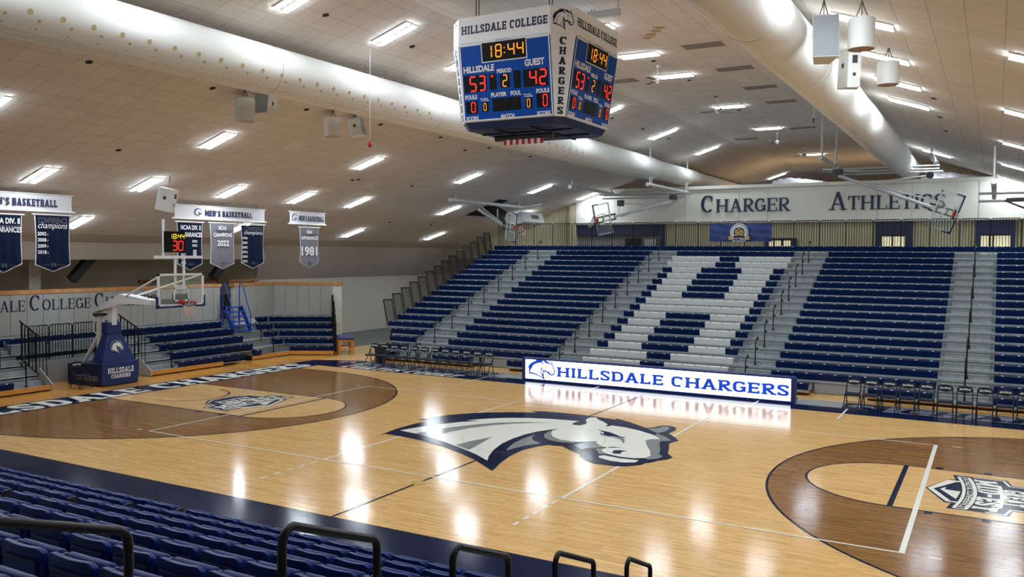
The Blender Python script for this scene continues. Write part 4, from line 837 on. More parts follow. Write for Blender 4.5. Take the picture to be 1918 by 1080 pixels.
# handrails in the aisles
def make_handrail():
    root = thing('aisle_handrail', (0, 0, 0), '', 'handrail', local=True); mb = MB()
    mb.tube([(0, 0, 0), (0, 0, .78), (0, .05, .87), (0, .14, .93), (0, .30, 1.0), (0, .36, .99), (0, .38, .93), (0, .37, .87)], .022, 8)
    mb.tube([(0, 0, .5), (0, .10, .56), (0, .24, .62), (0, .30, .60), (0, .31, .53)], .018, 8); mb.build('rail', ['black'], root, smooth=True)
    f = MB(); f.box(-.06, .06, -.06, .06, 0, .015); f.lathe([(.035, .015), (.03, .09)], (0, 0, 0), 10); f.build('base_flange', ['black'], root); return root
hp = None
for X_, ks, nmz in ((-11.5, (1, 3, 5, 7, 9, 11, 13, 15, 17), 'leftmost far-stand aisle'), (-4.62, (1, 3, 5, 7, 9, 11, 13, 15, 17), 'aisle left of the white H'), (2.62, (1, 3, 5, 7, 9, 11, 13, 15, 17), 'aisle right of the white H'), (9.42, (0, 3, 6, 9, 12, 15), 'rightmost far-stand aisle')):
    for i, k in enumerate(ks):
        o = hp = make_handrail() if hp is None else copy_tree(hp); o.location = (X_, YK(k)-.35 if k else YK(0)+.25, ZK(max(k-1, 0))-DK)
        if k and nmz != 'rightmost far-stand aisle': o.location.z = ZK(k-1)-DK+RISE*.5*0; o.location.y = YK(k)-.4
        if nmz == 'rightmost far-stand aisle': o.scale = (1, 1, 1.35)
        o['label'] = 'black hooked handrail, %s up from floor in %s' % (ORD[i], nmz); o['group'] = 'far stand handrails'
# ------------------------------------------------------------------ left end stands
LX = lambda i: -17.3-.65*i
LZ = lambda i: .425+.29*i
def lbench(mb, y0, y1, x, z, fr=None):
    s_ = MB(); bench(s_, 0, y1-y0, 0, 0, 0, 1, depth=.28, pitch=.47, h=.245)
    for v in s_.v: pass
    F_ = fr or (lambda a, b, c: (x-b, y0+a, z+c))
    k = len(mb.v); mb.v += [F_(*v) for v in s_.v]; mb.f += [tuple(i+k for i in f) for f in s_.f]; mb.m += s_.m
def lstand(label, y0, y1, spec, base, deckrows):
    root = thing('end_bleacher', (-17.3, (y0+y1)/2, 0), label, 'bleachers', 'left end bleachers')
    for i in range(5):
        mb = MB(); a, b = deckrows[i]; x = LX(i); z = LZ(i)-.25
        mb.box(x-.78, x-.03, a, b, z-.04, z, 0); mb.box(x-.05, x-.03, a, b, z-.08, z, 0); mb.box(x-.68, x-.65, a, b, z, z+.2, 1)
        mb.build('deck', ['galv', 'galvd'], root)
        for (c, d) in spec[i]:
            s_ = MB(); lbench(s_, c, d, x, LZ(i)); s_.build('bench', ['navyp', 'tag'], root)
    for x, a, b in base: s_ = MB(); s_.box(x-.04, x, a, b, .045, .2, 0); s_.box(x-.1, x-.04, a, b, 0, .08, 1); s_.build('base_board', ['base_oak', 'void'], root)
    return root
rs = lstand('low navy bench stand on left end behind the right side of the goal', 2.05, 7.85, {0: [(3.3, 5.5), (5.5, 6.65)], 1: [(3.45, 7.74)], 2: [(3.46, 7.8)], 3: [(3.54, 7.85)], 4: [(2.1, 7.75)]}, [(-17.3, 2.05, 5.5), (-17.9, 5.5, 7.15)], {i: (2.05, 7.85 if i else 6.7) for i in range(5)})
for i in range(1, 5):
    s_ = MB(); s_.box(LX(i)-.03, LX(i)+.28, 2.12, 3.4, LZ(i-1)-.25, LZ(i-1)-.1); s_.build('aisle_step', ['galv'], rs)
ls = lstand('low bench stand with bare metal steps at lower left edge', -5.5, -1.87, {0: [(-5.5, -3.1)], 1: [(-5.5, -3.3)], 2: [(-5.5, -3.5)], 3: [(-5.5, -3.6)], 4: [(-5.5, -1.9)]}, [(-17.3, -5.5, -1.87)], {i: (-5.5, -1.87) for i in range(5)})
for i in range(1, 5):
    s_ = MB(); s_.box(LX(i)-.03, LX(i)+.28, -3.05, -1.92, LZ(i-1)-.25, LZ(i-1)-.1); s_.build('aisle_step', ['galv'], ls)
for root, yy in ((rs, 2.02), (ls, -1.84)):
    s_ = MB(); s_.hexa([(-17.25, yy-.02, .02), (-17.25, yy+.02, .02), (-17.95, yy+.02, .02), (-17.95, yy-.02, .02), (-17.25, yy-.02, .22), (-17.25, yy+.02, .22), (-17.95, yy+.02, .72), (-17.95, yy-.02, .72)]); s_.build('side_panel', ['pad'], root)
# middle deck behind the goal
root = thing('end_bleacher', (-19.5, .1, 0), 'raised bench deck behind the portable goal, fenced by black pickets', 'bleachers', 'left end bleachers')
s_ = MB(); s_.box(-18.95, -18.88, -1.87, 2.05, 0, .84); s_.build('knee_wall', ['kick'], root)
s_ = MB(); s_.box(-20.5, -18.9, -1.87, 2.05, .8, .84); s_.box(-20.5, -19.55, -1.87, 2.05, 1.0, 1.38, 0); s_.build('deck', ['galv'], root)
s_ = MB(); lbench(s_, -1.85, 2.03, LX(4), LZ(4)); s_.build('bench', ['navyp', 'tag'], root)
def arch_fence(P0, d, w, z0, z1, n, c=.09):
    P0 = Vector(P0); d = Vector(d); mb = MB(); q = lambda t, z: (P0.x+d.x*t, P0.y+d.y*t, z)
    pts = [q(0, z0), q(0, z1-c)]+[q(c-c*math.cos(a*PI/8), z1-c+c*math.sin(a*PI/8)) for a in range(1, 4)]+[q(c, z1), q(w-c, z1)]+[q(w-c+c*math.sin(a*PI/8), z1-c+c*math.cos(a*PI/8)) for a in range(1, 4)]+[q(w, z1-c), q(w, z0)]
    mb.tube(pts, .02, 6); mb.bar(q(0, z0), q(w, z0), .03); mb.bar(q(0, z1-.42), q(w, z1-.42), .022)
    for k in range(1, n): mb.bar(q(w*k/n, z0), q(w*k/n, z1), .02, .02, tuple(d))
    return mb
for i, y in enumerate((-1.757, -.864, .02, .91)):
    tag(arch_fence((-18.93, y, 0), (0, 1, 0), .84 if i < 3 else .95, .84, 2.07, 8).build('guard_rail', ['black']), 'black arched picket panel on grey knee wall behind the goal, %s from the left' % ORD[i], 'guard rail', 'pickets behind the goal')
# sloping stair rails beside the middle deck
for nm, yy in (('left', -1.82), ('right', 2.02)):
    mb = MB(); A0, A1 = Vector((-19.0, yy, .9)), Vector((-19.0, yy, 2.2)); B0, B1 = Vector((-17.6, yy, .3)), Vector((-17.6, yy, 1.62))
    mb.tube([A1+Vector((-.1, 0, .06)), A1, B1, B1+Vector((.12, 0, -.05))], .026, 8); mb.bar(A0, B0, .035)
    for k in range(0, 8): mb.bar(A0.lerp(B0, k/7), A1.lerp(B1, k/7), .05 if k in (0, 2, 4) else .024)
    tag(mb.build('stair_rail', ['black']), 'sloping black picket stair rail %s of the portable goal' % nm, 'stair rail', 'sloping rails beside the goal')
def hook_rail(x, y, z, lab):
    mb = MB(); mb.tube([(x, y, z), (x, y, z+.82), (x-.05, y, z+.9), (x-.2, y, z+1.0), (x-.3, y, z+1.02), (x-.34, y, z+.95), (x-.34, y, z+.88)], .022, 8); mb.tube([(x, y, z+.55), (x-.25, y, z+.7)], .018, 6); mb.box(x-.05, x+.05, y-.05, y+.05, z-.005, z+.02)
    tag(mb.build('aisle_handrail', ['black']), lab, 'handrail', 'hooked handrails on the left stands')
hook_rail(-18.75, 2.62, .52, 'black hooked handrail in goal-side aisle of left stand, upper of two')
hook_rail(-17.45, 3.08, .22, 'black hooked handrail in goal-side aisle of left stand, lower of two')
hook_rail(-18.75, -2.72, .52, 'black hooked handrail on bare steps at left edge, upper of two')
hook_rail(-17.45, -2.62, .22, 'black hooked handrail on bare steps at left edge, lower of two')
# angled corner section
D2 = Vector((.838, .546, 0)); N2 = Vector((-.546, .838, 0)); P0 = Vector((-17.78, 9.81, 0))
cp = lambda s_, o, z: tuple(P0+D2*s_+N2*o+Vector((0, 0, z)))
root = thing('end_bleacher', cp(1, .3, 0), 'angled navy bench stand in far left corner before grey pads', 'bleachers', 'left end bleachers')
for i in range(5):
    L0, R0 = -.02-.365*i, 1.97-.115*i; o = .65*i-.02*i; mb = MB()
    def dk(s0, s1, o0, o1, z0, z1, m): mb.hexa([cp(s0, o0, z0), cp(s1, o0, z0), cp(s1, o1, z0), cp(s0, o1, z0), cp(s0, o0, z1), cp(s1, o0, z1), cp(s1, o1, z1), cp(s0, o1, z1)], m)
    z = LZ(i)-.25; dk(L0, R0, o+.03, o+.76, z-.04, z, 0); dk(L0, R0, o+.62, o+.65, z, z+.2, 1); mb.build('deck', ['galv', 'galvd'], root)
    s_ = MB(); lbench(s_, 0, R0-L0, 0, 0, fr=lambda a, b, c, L0=L0, o=o, i=i: cp(L0+a, o+b, LZ(i)+c)); s_.build('bench', ['navyp', 'tag'], root)
mb = MB(); mb.hexa([cp(-.02, 0, .045), cp(1.98, 0, .045), cp(1.98, .04, .045), cp(-.02, .04, .045), cp(-.02, 0, .2), cp(1.98, 0, .2), cp(1.98, .04, .2), cp(-.02, .04, .2)]); mb.build('base_board', ['base_oak'], root)
# aisle wedge between the straight and the angled section
root = thing('end_bleacher', (-17.7, 8.5, 0), 'metal aisle steps with short benches between straight and angled left stands', 'bleachers', 'left end bleachers')
for i in range(5):
    x = LX(i); mb = MB(); a = 7.5 if i == 0 else 7.86; e = P0+D2*(-.02-.365*i)+N2*(.63*i); z = LZ(i)-.25; f0 = e+N2*.65
    mb.hexa([(x-.03 if i else -17.75, a, z-.05), (e.x, e.y-.02, z-.05), (f0.x, f0.y, z-.05), (x-.75, a, z-.05), (x-.03 if i else -17.75, a, z), (e.x, e.y-.02, z), (f0.x, f0.y, z), (x-.75, a, z)], 0)
    mb.hexa([(x-.6, a, z), (f0.x+.02, f0.y-.08, z), (f0.x, f0.y, z), (x-.65, a, z), (x-.6, a, z+.22), (f0.x+.02, f0.y-.08, z+.22), (f0.x, f0.y, z+.22), (x-.65, a, z+.22)], 1); mb.build('deck', ['galv', 'galvd'], root)
    w = .42+.17*i; e0 = e-D2*.0; q = Vector((-.12, -1, 0)).normalized(); n_ = Vector((-1, .12, 0)).normalized(); st0 = e+q*w
    if 0 < i < 5:
        s_ = MB(); lbench(s_, 0, w-.06, 0, 0, fr=lambda aa, bb, cc, st0=st0, q=q, n_=n_, i=i: tuple(st0-q*aa+n_*bb+Vector((0, 0, LZ(i)+cc)))); s_.build('bench', ['navyp', 'tag'], root)
s_ = MB(); lbench(s_, 0, .42, 0, 0, fr=lambda aa, bb, cc: (-17.72-bb, 7.6+aa, LZ(0)+cc)); s_.build('bench', ['navyp', 'tag'], root)
mb = MB(); e = P0; mb.hexa([(-17.75, 7.5, .045), (e.x, e.y-.05, .045), (e.x-.05, e.y-.05, .045), (-17.8, 7.5, .045), (-17.75, 7.5, .2), (e.x, e.y-.05, .2), (e.x-.05, e.y-.05, .2), (-17.8, 7.5, .2)]); mb.box(-18.6, -17.78, 7.45, 7.5, .0, .2, 1); mb.build('base_board', ['base_oak', 'void'], root)
hook_rail(-18.75, 9.0, .55, 'black hooked handrail beside the blue stairs, upper of two'); hook_rail(-17.85, 8.85, .24, 'black hooked handrail beside the blue stairs, lower of two')
# end rail of the angled section, seen edge on
mb = MB()
for i in range(5):
    o = .63*i; s0 = 2.0-.115*i; z0, z1 = LZ(i)-.3, LZ(i)+1.05
    for t in range(6): mb.bar(cp(s0, o+.11*t, z0), cp(s0, o+.11*t, z1), .024)
    mb.bar(cp(s0, o, z1), cp(s0, o+.6, z1), .035); mb.bar(cp(s0, o, z0), cp(s0, o+.6, z0), .035); mb.bar(cp(s0, o, .0 if i < 1 else z0-.25), cp(s0, o, z1), .05)
tag(mb.build('guard_rail', ['black']), 'black stepped end rail at right end of angled corner stand', 'guard rail')
# padded walls with oak cap and the painted college name
XW = -20.5; Yc = 11.5; we = P0+N2*2.9+D2*1.5; wc = P0+N2*2.9+D2*(-1.36)
mb = MB(); mb.box(XW-.25, XW, -8, 8.2, 0, 3.1); struct(mb.build('wall_left_low', ['wallblock']))
mb = MB(); mb.box(XW-.25, XW, 9.05, wc.y, 0, 3.1); w2 = we+D2*.42
def wallseg(mb, a, b, t, z0, z1, m=0):
    n = Vector((-(b-a).y, (b-a).x, 0)).normalized()*t; mb.hexa([(a.x, a.y, z0), (b.x, b.y, z0), (b.x+n.x, b.y+n.y, z0), (a.x+n.x, a.y+n.y, z0), (a.x, a.y, z1), (b.x, b.y, z1), (b.x+n.x, b.y+n.y, z1), (a.x+n.x, a.y+n.y, z1)], m)
wallseg(mb, wc, w2, .3, 0, 3.1); struct(mb.build('wall_left_corner', ['bulk']))
mb = MB(); mb.box(XW-.3, XW+.06, -8, 8.24, 3.1, 3.24); struct(mb.build('trim_5', ['cap']))
mb = MB(); mb.box(XW-.3, XW+.06, 9.0, wc.y+.03, 3.1, 3.24); wallseg(mb, wc-N2*.06-D2*.02, w2-N2*.06+D2*.04, .4, 3.1, 3.24); struct(mb.build('trim_6', ['cap']))
mb = MB(); mb.box(-23.2, -23.0, 11, 13, 3.2, 3.32); mb.box(-25.9, -25.7, 8, 12.9, 3.15, 3.3); struct(mb.build('trim_7', ['cap']))
i = 0; y = -1.96
while y < 8.0:
    mb = MB(); w = min(.605, 8.17-y); mb.box(XW, XW+.045, y+.004, y+w-.004, 1.62, 3.09); o = mb.build('wall_pad', ['pad'], bevel=.008)
    tag(o, 'tall pale grey wall pad under the painted college name, %s from the left' % ORD[i], 'wall pad', 'grey pads on the long left wall'); i += 1; y += .61
i = 0
for y in (9.08, 9.72, 10.35, 10.95):
    mb = MB(); mb.box(XW, XW+.045, y+.004, min(y+.62, wc.y-.01), 1.62, 3.09); tag(mb.build('wall_pad', ['pad'], bevel=.008), 'tall pale grey wall pad right of the blue stairs, %s from the left' % ORD[i], 'wall pad', 'grey pads beside the blue stairs'); i += 1
L_ = (we-wc).length; k = 5
for i in range(k):
    a = wc+D2*(.04+i*(L_-.04)/k); b = wc+D2*(.03+(i+1)*(L_-.04)/k); mb = MB(); wallseg(mb, a-N2*.045, b-N2*.045, .045, 1.62, 3.09)
    tag(mb.build('wall_pad', ['pad'], bevel=.008), 'tall pale grey wall pad above the angled corner stand, %s from the left' % ORD[i], 'wall pad', 'grey pads above the corner stand')
wl = wall_sign('wall_letters', Fr((XW+.05, 0, 2.49), (0, 1, 0), (0, 0, 1)), [('Hillsdale', -3.6, -.83), ('College', -.65, 1.76), ('Chargers', 1.94, 4.72)], 'flat navy letters Hillsdale College Chargers on grey pads of left wall', 'inknavy', ROMAN, .56, .7, .006)
# gap behind the stairs
mb = MB(); mb.box(XW-.3, XW-.26, 8.2, 9.05, 1.6, 2.75); struct(mb.build('door_1', ['void']))
# blue stairs
st = thing('portable_stairs', (-19.2, 8.45, .8), 'bright blue metal stairs with rails leading over the grey padded wall', 'stairs')
xa, za, xb, zb = -20.0, 2.2, -19.38, 1.1
for y in (8.0, 8.98):
    mb = MB(); mb.bar((xa, y, za), (xb, y, zb), .05, .2, (0, 0, 1)); mb.bar((xa-.12, y, 1.38), (xa-.12, y, za), .07); mb.bar((xa-.15, y, za-.04), (xa+.1, y, za-.04), .05, .1); mb.build('stringer', ['bluepaint'], st)
    mb = MB(); mb.tube([(xa-.1, y, za), (xa-.1, y, za+.95), (xa-.06, y, za+1.03), (xa+.04, y, za+1.02), (xa+.12, y, za+.9), (xb-.02, y, zb+.75), (xb+.0, y, zb+.15)], .026, 8); mb.build('handrail', ['bluepaint'], st, smooth=True)
for i in range(6):
    t = i/5.3; x = xa+(xb-xa)*t; z = za+(zb-za)*t; mb = MB(); mb.box(x-.1, x+.1, 8.0, 8.98, z-.05, z); mb.build('tread', ['bluepaint'], st)
# table and bin
q = [Vector((-17.2, 12.27, 0)), Vector((-15.98, 11.07, 0)), Vector((-15.45, 11.5, 0)), Vector((-16.67, 12.72, 0))]
tb = thing('treatment_table', (-16.3, 11.9, 0), 'oak table with navy padded top beside angled corner stand', 'table')
mb = MB(); mb.hexa([(p.x, p.y, .71) for p in q]+[(p.x, p.y, .79) for p in q]); mb.build('padded_top', ['vinyl'], tb, bevel=.02)
ce = sum(q, Vector())/4; lg = [ce+(p-ce)*.88 for p in q]
for p in lg: mb = MB(); mb.bar((p.x, p.y, 0), (p.x, p.y, .7), .075, .075, (1, 0, 0)); mb.build('leg', ['base_oak'], tb)
mb = MB()
for i in range(4): a, b = lg[i], lg[(i+1) % 4]; mb.bar((a.x, a.y, .65), (b.x, b.y, .65), .03, .1); 
for i in (1, 3): a, b = lg[i], lg[(i+1) % 4]; mb.bar((a.x, a.y, .25), (b.x, b.y, .25), .035, .06)
mb.build('rail', ['base_oak'], tb)
mb = MB(); mb.lathe([(.2, 0), (.27, .7), (.29, .72), (.29, .76), (.26, .76), (.19, .05)], (-12.75, 10.0, 0), 20); tag(mb.build('waste_bin', ['bin'], smooth=True), 'dark grey waste bin behind the leftmost folding chairs', 'bin')
# ------------------------------------------------------------------ folding chairs
def make_chair():
    root = thing('folding_chair', (0, 0, 0), '', 'chair', 'charcoal folding chairs along the sideline', local=True)   # faces -Y
    for s_ in (-1, 1):
        mb = MB(); x = s_*.215; mb.tube([(x, -.30, 0), (x*.97, .02, .42), (x*.95, .15, .62)], .016, 7); mb.build('front_leg', ['chair'], root)
    mb = MB(); mb.tube([(-.205, .26, 0), (-.205, .13, .45), (-.205, .2, .66), (-.2, .24, .80), (-.16, .25, .86), (0, .255, .88), (.16, .25, .86), (.2, .24, .80), (.205, .2, .66), (.205, .13, .45), (.205, .26, 0)], .016, 7)
    mb.tube([(-.25, .215, .15), (.21, .215, .15)], .009, 6); mb.tube([(-.25, -.2, .13), (.21, -.2, .13)], .009, 6); mb.build('frame', ['chair'], root, smooth=True)
    mb = MB(); mb.box(-.205, .205, -.25, .17, .41, .46); mb.build('seat', ['chairp'], root, bevel=.015)
    mb = MB(); n = 8
    for i in range(n):
        a, b = -.19+.38*i/n, -.19+.38*(i+1)/n; ba, bb = [.03*(1-abs(q)/.19)**.5 for q in (a, b)]; ta, tb_ = [.86-.05*(abs(q)/.19)**3 for q in (a, b)]
        mb.hexa([(a, .195+ba, .70-.02*math.cos(a*16)), (b, .195+bb, .70-.02*math.cos(b*16)), (b, .215+bb, .70-.02*math.cos(b*16)), (a, .215+ba, .70-.02*math.cos(a*16)), (a, .225+ba, ta), (b, .225+bb, tb_), (b, .245+bb, tb_), (a, .245+ba, ta)])
    bk = mb.build('backrest', ['chair'], root)
    w = MB(); put_text(w, 'HILLSDALE', SLAB, Fr((0, .192, .79), (1, 0, 0), (0, .17, 1)), .29, .05, 0, c=.006, warp=lambda x, y: (x, y+.012*(1-(x/.14)**2)))
    for i in range(len(w.v)): v = w.v[i]; w.v[i] = (v[0], v[1]+.028*(1-abs(v[0])/.19)**.5, v[2])
    w.build('lettering', ['inkwhite'], bk); return root
cp0 = make_chair(); cs = []
nL = 12; xl = [-12.5+i*(-6.85+12.5)/11 for i in range(12)]
for i, x in enumerate(xl):
    o = cp0 if i == 0 else copy_tree(cp0); o.location = (x, 9.12-.012*i, .006); o.rotation_euler = (0, 0, random.uniform(-.05, .05))
    o['label'] = 'charcoal folding chair left of the LED board, %s from the left' % ORD[i]; o['group'] = 'folding chairs left of the LED board'
for i in range(10):
    o = copy_tree(cp0); o.location = (6.4+.512*i, 9.0, .006); o.rotation_euler = (0, 0, random.uniform(-.05, .05))
    o['label'] = 'charcoal folding chair right of the LED board, %s from the left' % ORD[i]; o['group'] = 'folding chairs right of the LED board'
o = copy_tree(cp0); o.location = (-16.95, -1.03, .006); o.rotation_euler = (0, 0, PI/2+.0); o['label'] = 'single charcoal folding chair standing beside the portable goal base'; del o['group']
# ------------------------------------------------------------------ near stand: folding stadium seats
NY = lambda r: -10.72-.847*(r-1)
NZT = lambda r: .94+.295*(r-1)
ns = thing('near_stand_deck', (0, -14, 0), 'stepped grey deck that carries the near blue stadium seats', 'stand')
for r in range(1, 11):
    mb = MB(); z = NZT(r)-.84; mb.box(-16, 14, NY(r)-.47, NY(r)+.40, max(z-.28, 0.0), z, 0); mb.build('platform', ['galvd'], ns)
def make_seat():
    root = thing('stadium_seat', (0, 0, 0), '', 'stadium seat', local=True)   # faces +Y, origin at the left top corner of the back, top edge z = 0
    w = .50; mb = MB(); prof = []
    # curved back shell: inset panel recess on the rear
    nx = 14; rows = [(0, -.0, .02), (-.02, .012, .012), (-.1, .02, .02), (-.25, .035, .035), (-.42, .06, .06)]
    def shell(y_off, inset):
        V = []
        for (z, y, q) in rows:
            for i in range(nx+1):
                t = i/nx; x = .012+(w-.024)*t; cv = .014*(1-(2*t-1)**2); dz = (-.014*(1-(2*t-1)**2)-.035*max(0, (abs(2*t-1)-.7)/.3)**2.2)*(1 if z > -.01 else .75 if z > -.05 else 0)
                V.append((x, y_off+y*.6-cv-.045, z+dz))
        return V
    A = shell(-.0, 0); B = [(x, y+.05, z-.004) for x, y, z in shell(0, 0)]; n = len(A); R = nx+1; fs = []
    for j in range(len(rows)-1):
        for i in range(nx): a = j*R+i; fs += [(a, a+R, a+R+1, a+1), (n+a, n+a+1, n+a+R+1, n+a+R)]
    for i in range(nx): fs += [(i, i+1, n+i+1, n+i), (4*R+i+1, 4*R+i, n+4*R+i, n+4*R+i+1)]
    for j in range(len(rows)-1): a = j*R; fs += [(a, n+a, n+a+R, a+R), (a+nx+R, n+a+nx+R, n+a+nx, a+nx)]
    mb.add(A, fs[:0]); mb.v = []; mb.add(A+B, fs); bk = mb.build('backrest', ['seat'], root, smooth=50, bevel=.014, seg=3)
    mb = MB(); yb = -.082
    mb.hexa([(.085, yb-.012, -.40), (w-.085, yb-.012, -.40), (w-.085, yb+.02, -.40), (.085, yb+.02, -.40), (.065, yb+.0, -.105), (w-.065, yb+.0, -.105), (w-.065, yb+.03, -.105), (.065, yb+.03, -.105)])
    for i in range(len(mb.v)): v = mb.v[i]; mb.v[i] = (v[0], v[1]+.03, v[2])
    mb.build('recess_panel', ['seatd'], bk); mb = MB(); mb.hexa([(.055, yb+.022, -.112), (w-.055, yb+.022, -.112), (w-.055, yb+.05, -.112), (.055, yb+.05, -.112), (.06, yb+.022, -.096), (w-.06, yb+.022, -.096), (w-.06, yb+.05, -.096), (.06, yb+.05, -.096)]); mb.build('recess_lip', ['inknavy'], bk)
    # folded up seat pan in front of the back
    mb = MB(); P = [(.10, -.44), (.055, -.40), (.062, -.14), (.075, -.078), (.106, -.05), (.145, -.062), (.17, -.12), (.18, -.3), (.14, -.43)]
    x0, x1 = .02, w-.02; m_ = len(P); mb.add([(x0, a, b) for a, b in P]+[(x1, a, b) for a, b in P], [tuple(range(m_))[::-1], tuple(range(m_, 2*m_))]+[(i, (i+1) % m_, m_+(i+1) % m_, m_+i) for i in range(m_)])
    mb.build('seat_pan', ['seat'], root, smooth=50, bevel=.018, seg=3)
    mb = MB(); mb.box(w+.004, w+.03, .0, .13, -.52, -.07); mb.lathe([(.001, w-.012), (.022, w-.01), (.022, w+.04), (.001, w+.042)], (0, .07, -.085), 10, axis=0); mb.build('pivot_hub', ['hub'], root, smooth=True)
    mb = MB(); mb.box(w+.01, w+.045, -.03, .1, -.84, -.5); mb.build('stand_post', ['blacksat'], root); return root
sp = None
for r in range(1, 11):
    left = []; right = []
    for i in range(-34, 16):
        x = (-.06+.533*i) if i >= 0 else (-.29+.533*i)
        if 6.1 < x+.25 < 7.6 or x > 12: continue
        if not (seen((x+.25, NY(r), NZT(r)-.1), 30) or seen((x+.25, NY(r)+.2, NZT(r)), 30)): continue
        o = sp = make_seat() if sp is None else copy_tree(sp); o.location = (x, NY(r)+.02, NZT(r)); (left if i < 0 else right).append((x, o))
    for j, (x, o) in enumerate(sorted(left, key=lambda q: -q[0])): o['label'] = 'blue stadium seat, %s row from court, %s left of the dark gap' % (ORD[r-1], ORD[j]); o['group'] = 'blue stadium seats'
    for j, (x, o) in enumerate(sorted(right, key=lambda q: q[0])): o['label'] = 'blue stadium seat, %s row from court, %s right of the dark gap' % (ORD[r-1], ORD[j]); o['group'] = 'blue stadium seats'
# black loop rails down the near aisle
for i, (ua, va, ub, vb) in enumerate([(-90, 984, 240, 983), (528, 992, 706, 1001), (848, 1029, 952, 1035), (1040, 1040, 1112, 1045), (1174, 1050, 1218, 1054)]):
    X_ = 6.9; A_ = on(ua, va, 0, X_); B2 = on(ub, vb, 0, X_); ya, za, yb, zb = A_.y, A_.z, B2.y, B2.z
    n_ = 5; cv = lambda cy, cz, a0, a1: [(X_, cy+.085*math.cos(math.radians(a0+(a1-a0)*k/n_)), cz+.085*math.sin(math.radians(a0+(a1-a0)*k/n_))) for k in range(n_+1)]
    b0 = za-1.3; pts = [(X_, ya, b0)]+cv(ya+.085, za-.085, 180, 95)+cv(yb-.085, zb-.085, 85, 0)
    pts += cv(yb-.085, b0+.72, 0, -90)+[(X_, ya+.05, b0+.635)] if i < 2 else [(X_, yb, b0)]
    mb = MB(); mb.tube(pts, .021 if i == 0 else .025, 12); tag(mb.build('aisle_handrail', ['black'], smooth=60), 'black tubular loop handrail in near aisle, %s from the left of the photo' % ORD[i], 'handrail', 'loop rails in the near aisle')
# ------------------------------------------------------------------ basketball goals
def rim_net(root, fr, r=.2286, closed=True, net=True, droop=Vector((0, 0, -1)), m=('orange', 'net')):
    """ring centred on the frame, frame plane = ring plane; frame -x points to the board"""
    mb = MB(); mb.tube([fr.p(r*math.cos(2*PI*k/24), r*math.sin(2*PI*k/24)) for k in range(24)], .011, 6, closed=True)
    mb.bar(fr.p(-r, -.05), fr.p(-r-.16, -.05), .02); mb.bar(fr.p(-r, .05), fr.p(-r-.16, .05), .02); mb.fbox(fr, -r-.17, -r-.13, -.12, .12, -.09, .05); mb.fbox(fr, -r-.14, -r-.02, -.06, .06, -.02, .005); rm = mb.build('rim', [m[0]], root)
    mb = MB(); n = 12; lv = [(0, 1.0), (.12, .86), (.22, .7), (.31, .6), (.4, .58), (.45, .6)]
    for j in range(len(lv)-1):
        for k in range(n):
            o = (j % 2)*.5
            for d in (-.5, .5):
                a0, a1 = 2*PI*(k+o)/n, 2*PI*(k+o+d)/n
                p = fr.p(r*lv[j][1]*math.cos(a0), r*lv[j][1]*math.sin(a0))+droop*lv[j][0]; q = fr.p(r*lv[j+1][1]*math.cos(a1), r*lv[j+1][1]*math.sin(a1))+droop*lv[j+1][0]
                mb.bar(p, q, .011, .011, (1, 0, 0), 1 if j == 0 else 0)
    mb.build('net', [m[1], 'netd'], rm)
def glass_board(root, fr, w, h, padm='vinyl', frame='white'):
    """board in the frame plane, origin = bottom centre, x across, y up, n to the court"""
    mb = MB(); mb.fbox(fr, -w/2, w/2, 0, h, -.03, -.012); bd = mb.build('glass', ['glass'], root)
    mb = MB(); t = .07
    for a0, a1, b0, b1 in ((-w/2, w/2, 0, t), (-w/2, w/2, h-t, h), (-w/2, -w/2+t, 0, h), (w/2-t, w/2, 0, h)): mb.fbox(fr, a0, a1, b0, b1, -.045, .0)
    mb.build('board_frame', [frame], root)
    mb = MB(); iw, ih, b = .305*(w/1.83)**.5, .457, .155
    for a0, a1, b0, b1 in ((-iw, iw, b, b+.05), (-iw, iw, b+ih-.05, b+ih), (-iw, -iw+.05, b, b+ih), (iw-.05, iw, b, b+ih)): mb.fbox(fr, a0, a1, b0, b1, -.011, -.006)
    mb.build('target_square', ['white'], bd)
    mb = MB(); p = .045
    mb.fbox(fr, -w/2-p, w/2+p, -p, .02, -.06, .02); mb.fbox(fr, -w/2-p, -w/2+.01, -p, .34, -.06, .02); mb.fbox(fr, w/2-.01, w/2+p, -p, .34, -.06, .02); mb.build('edge_pad', [padm], root, bevel=.012)
g = thing('portable_goal', (-16.9, .1, 0), 'white and navy portable basketball goal at left end of court', 'basketball goal')
BXF = -13.11; fr = Fr((BXF, 0, 2.9), (0, 1, 0), (0, 0, 1)); glass_board(g, fr, 1.83, 1.07)
rim_net(g, Fr((-12.74, 0, 3.05), (1, 0, 0), (0, 1, 0)))
mb = MB(); mb.hexa([(-18.35, -.6, 0), (-16.58, -.52, 0), (-16.58, .88, 0), (-18.35, .8, 0), (-18.35, -.6, .72), (-16.58, -.52, .81), (-16.58, .88, .81), (-18.35, .8, .72)]); mb.build('base', ['vinyld'], g, bevel=.03)
mb = MB(); mb.box(-16.6, -16.5, -.53, .89, .02, .83); o = mb.build('front_pad', ['vinyl'], g, bevel=.03)
w = MB(); fr = Fr((-16.497, .19, .42), (0, 1, 0), (0, 0, 1)); put_text(w, 'HILLSDALE', SLAB, Fr(fr.p(.0, .11), (0, 1, 0), (0, 0, 1)), 1.02, .19, 0, c=.002); put_text(w, 'CHARGERS', SLAB, Fr(fr.p(0, -.09), (0, 1, 0), (0, 0, 1)), .76, .14, 0, c=.002); w.build('lettering', ['inkwhite'], o)
w = MB(); put_text(w, 'CHARGERS', ROMAN, Fr((-17.25, -.578, .27), (1, .045, 0), (0, 0, 1)), 1.1, .16, 0, c=.008); w.build('lettering', ['inkgrey'], g)
mb = MB(); fb = lambda z: 0
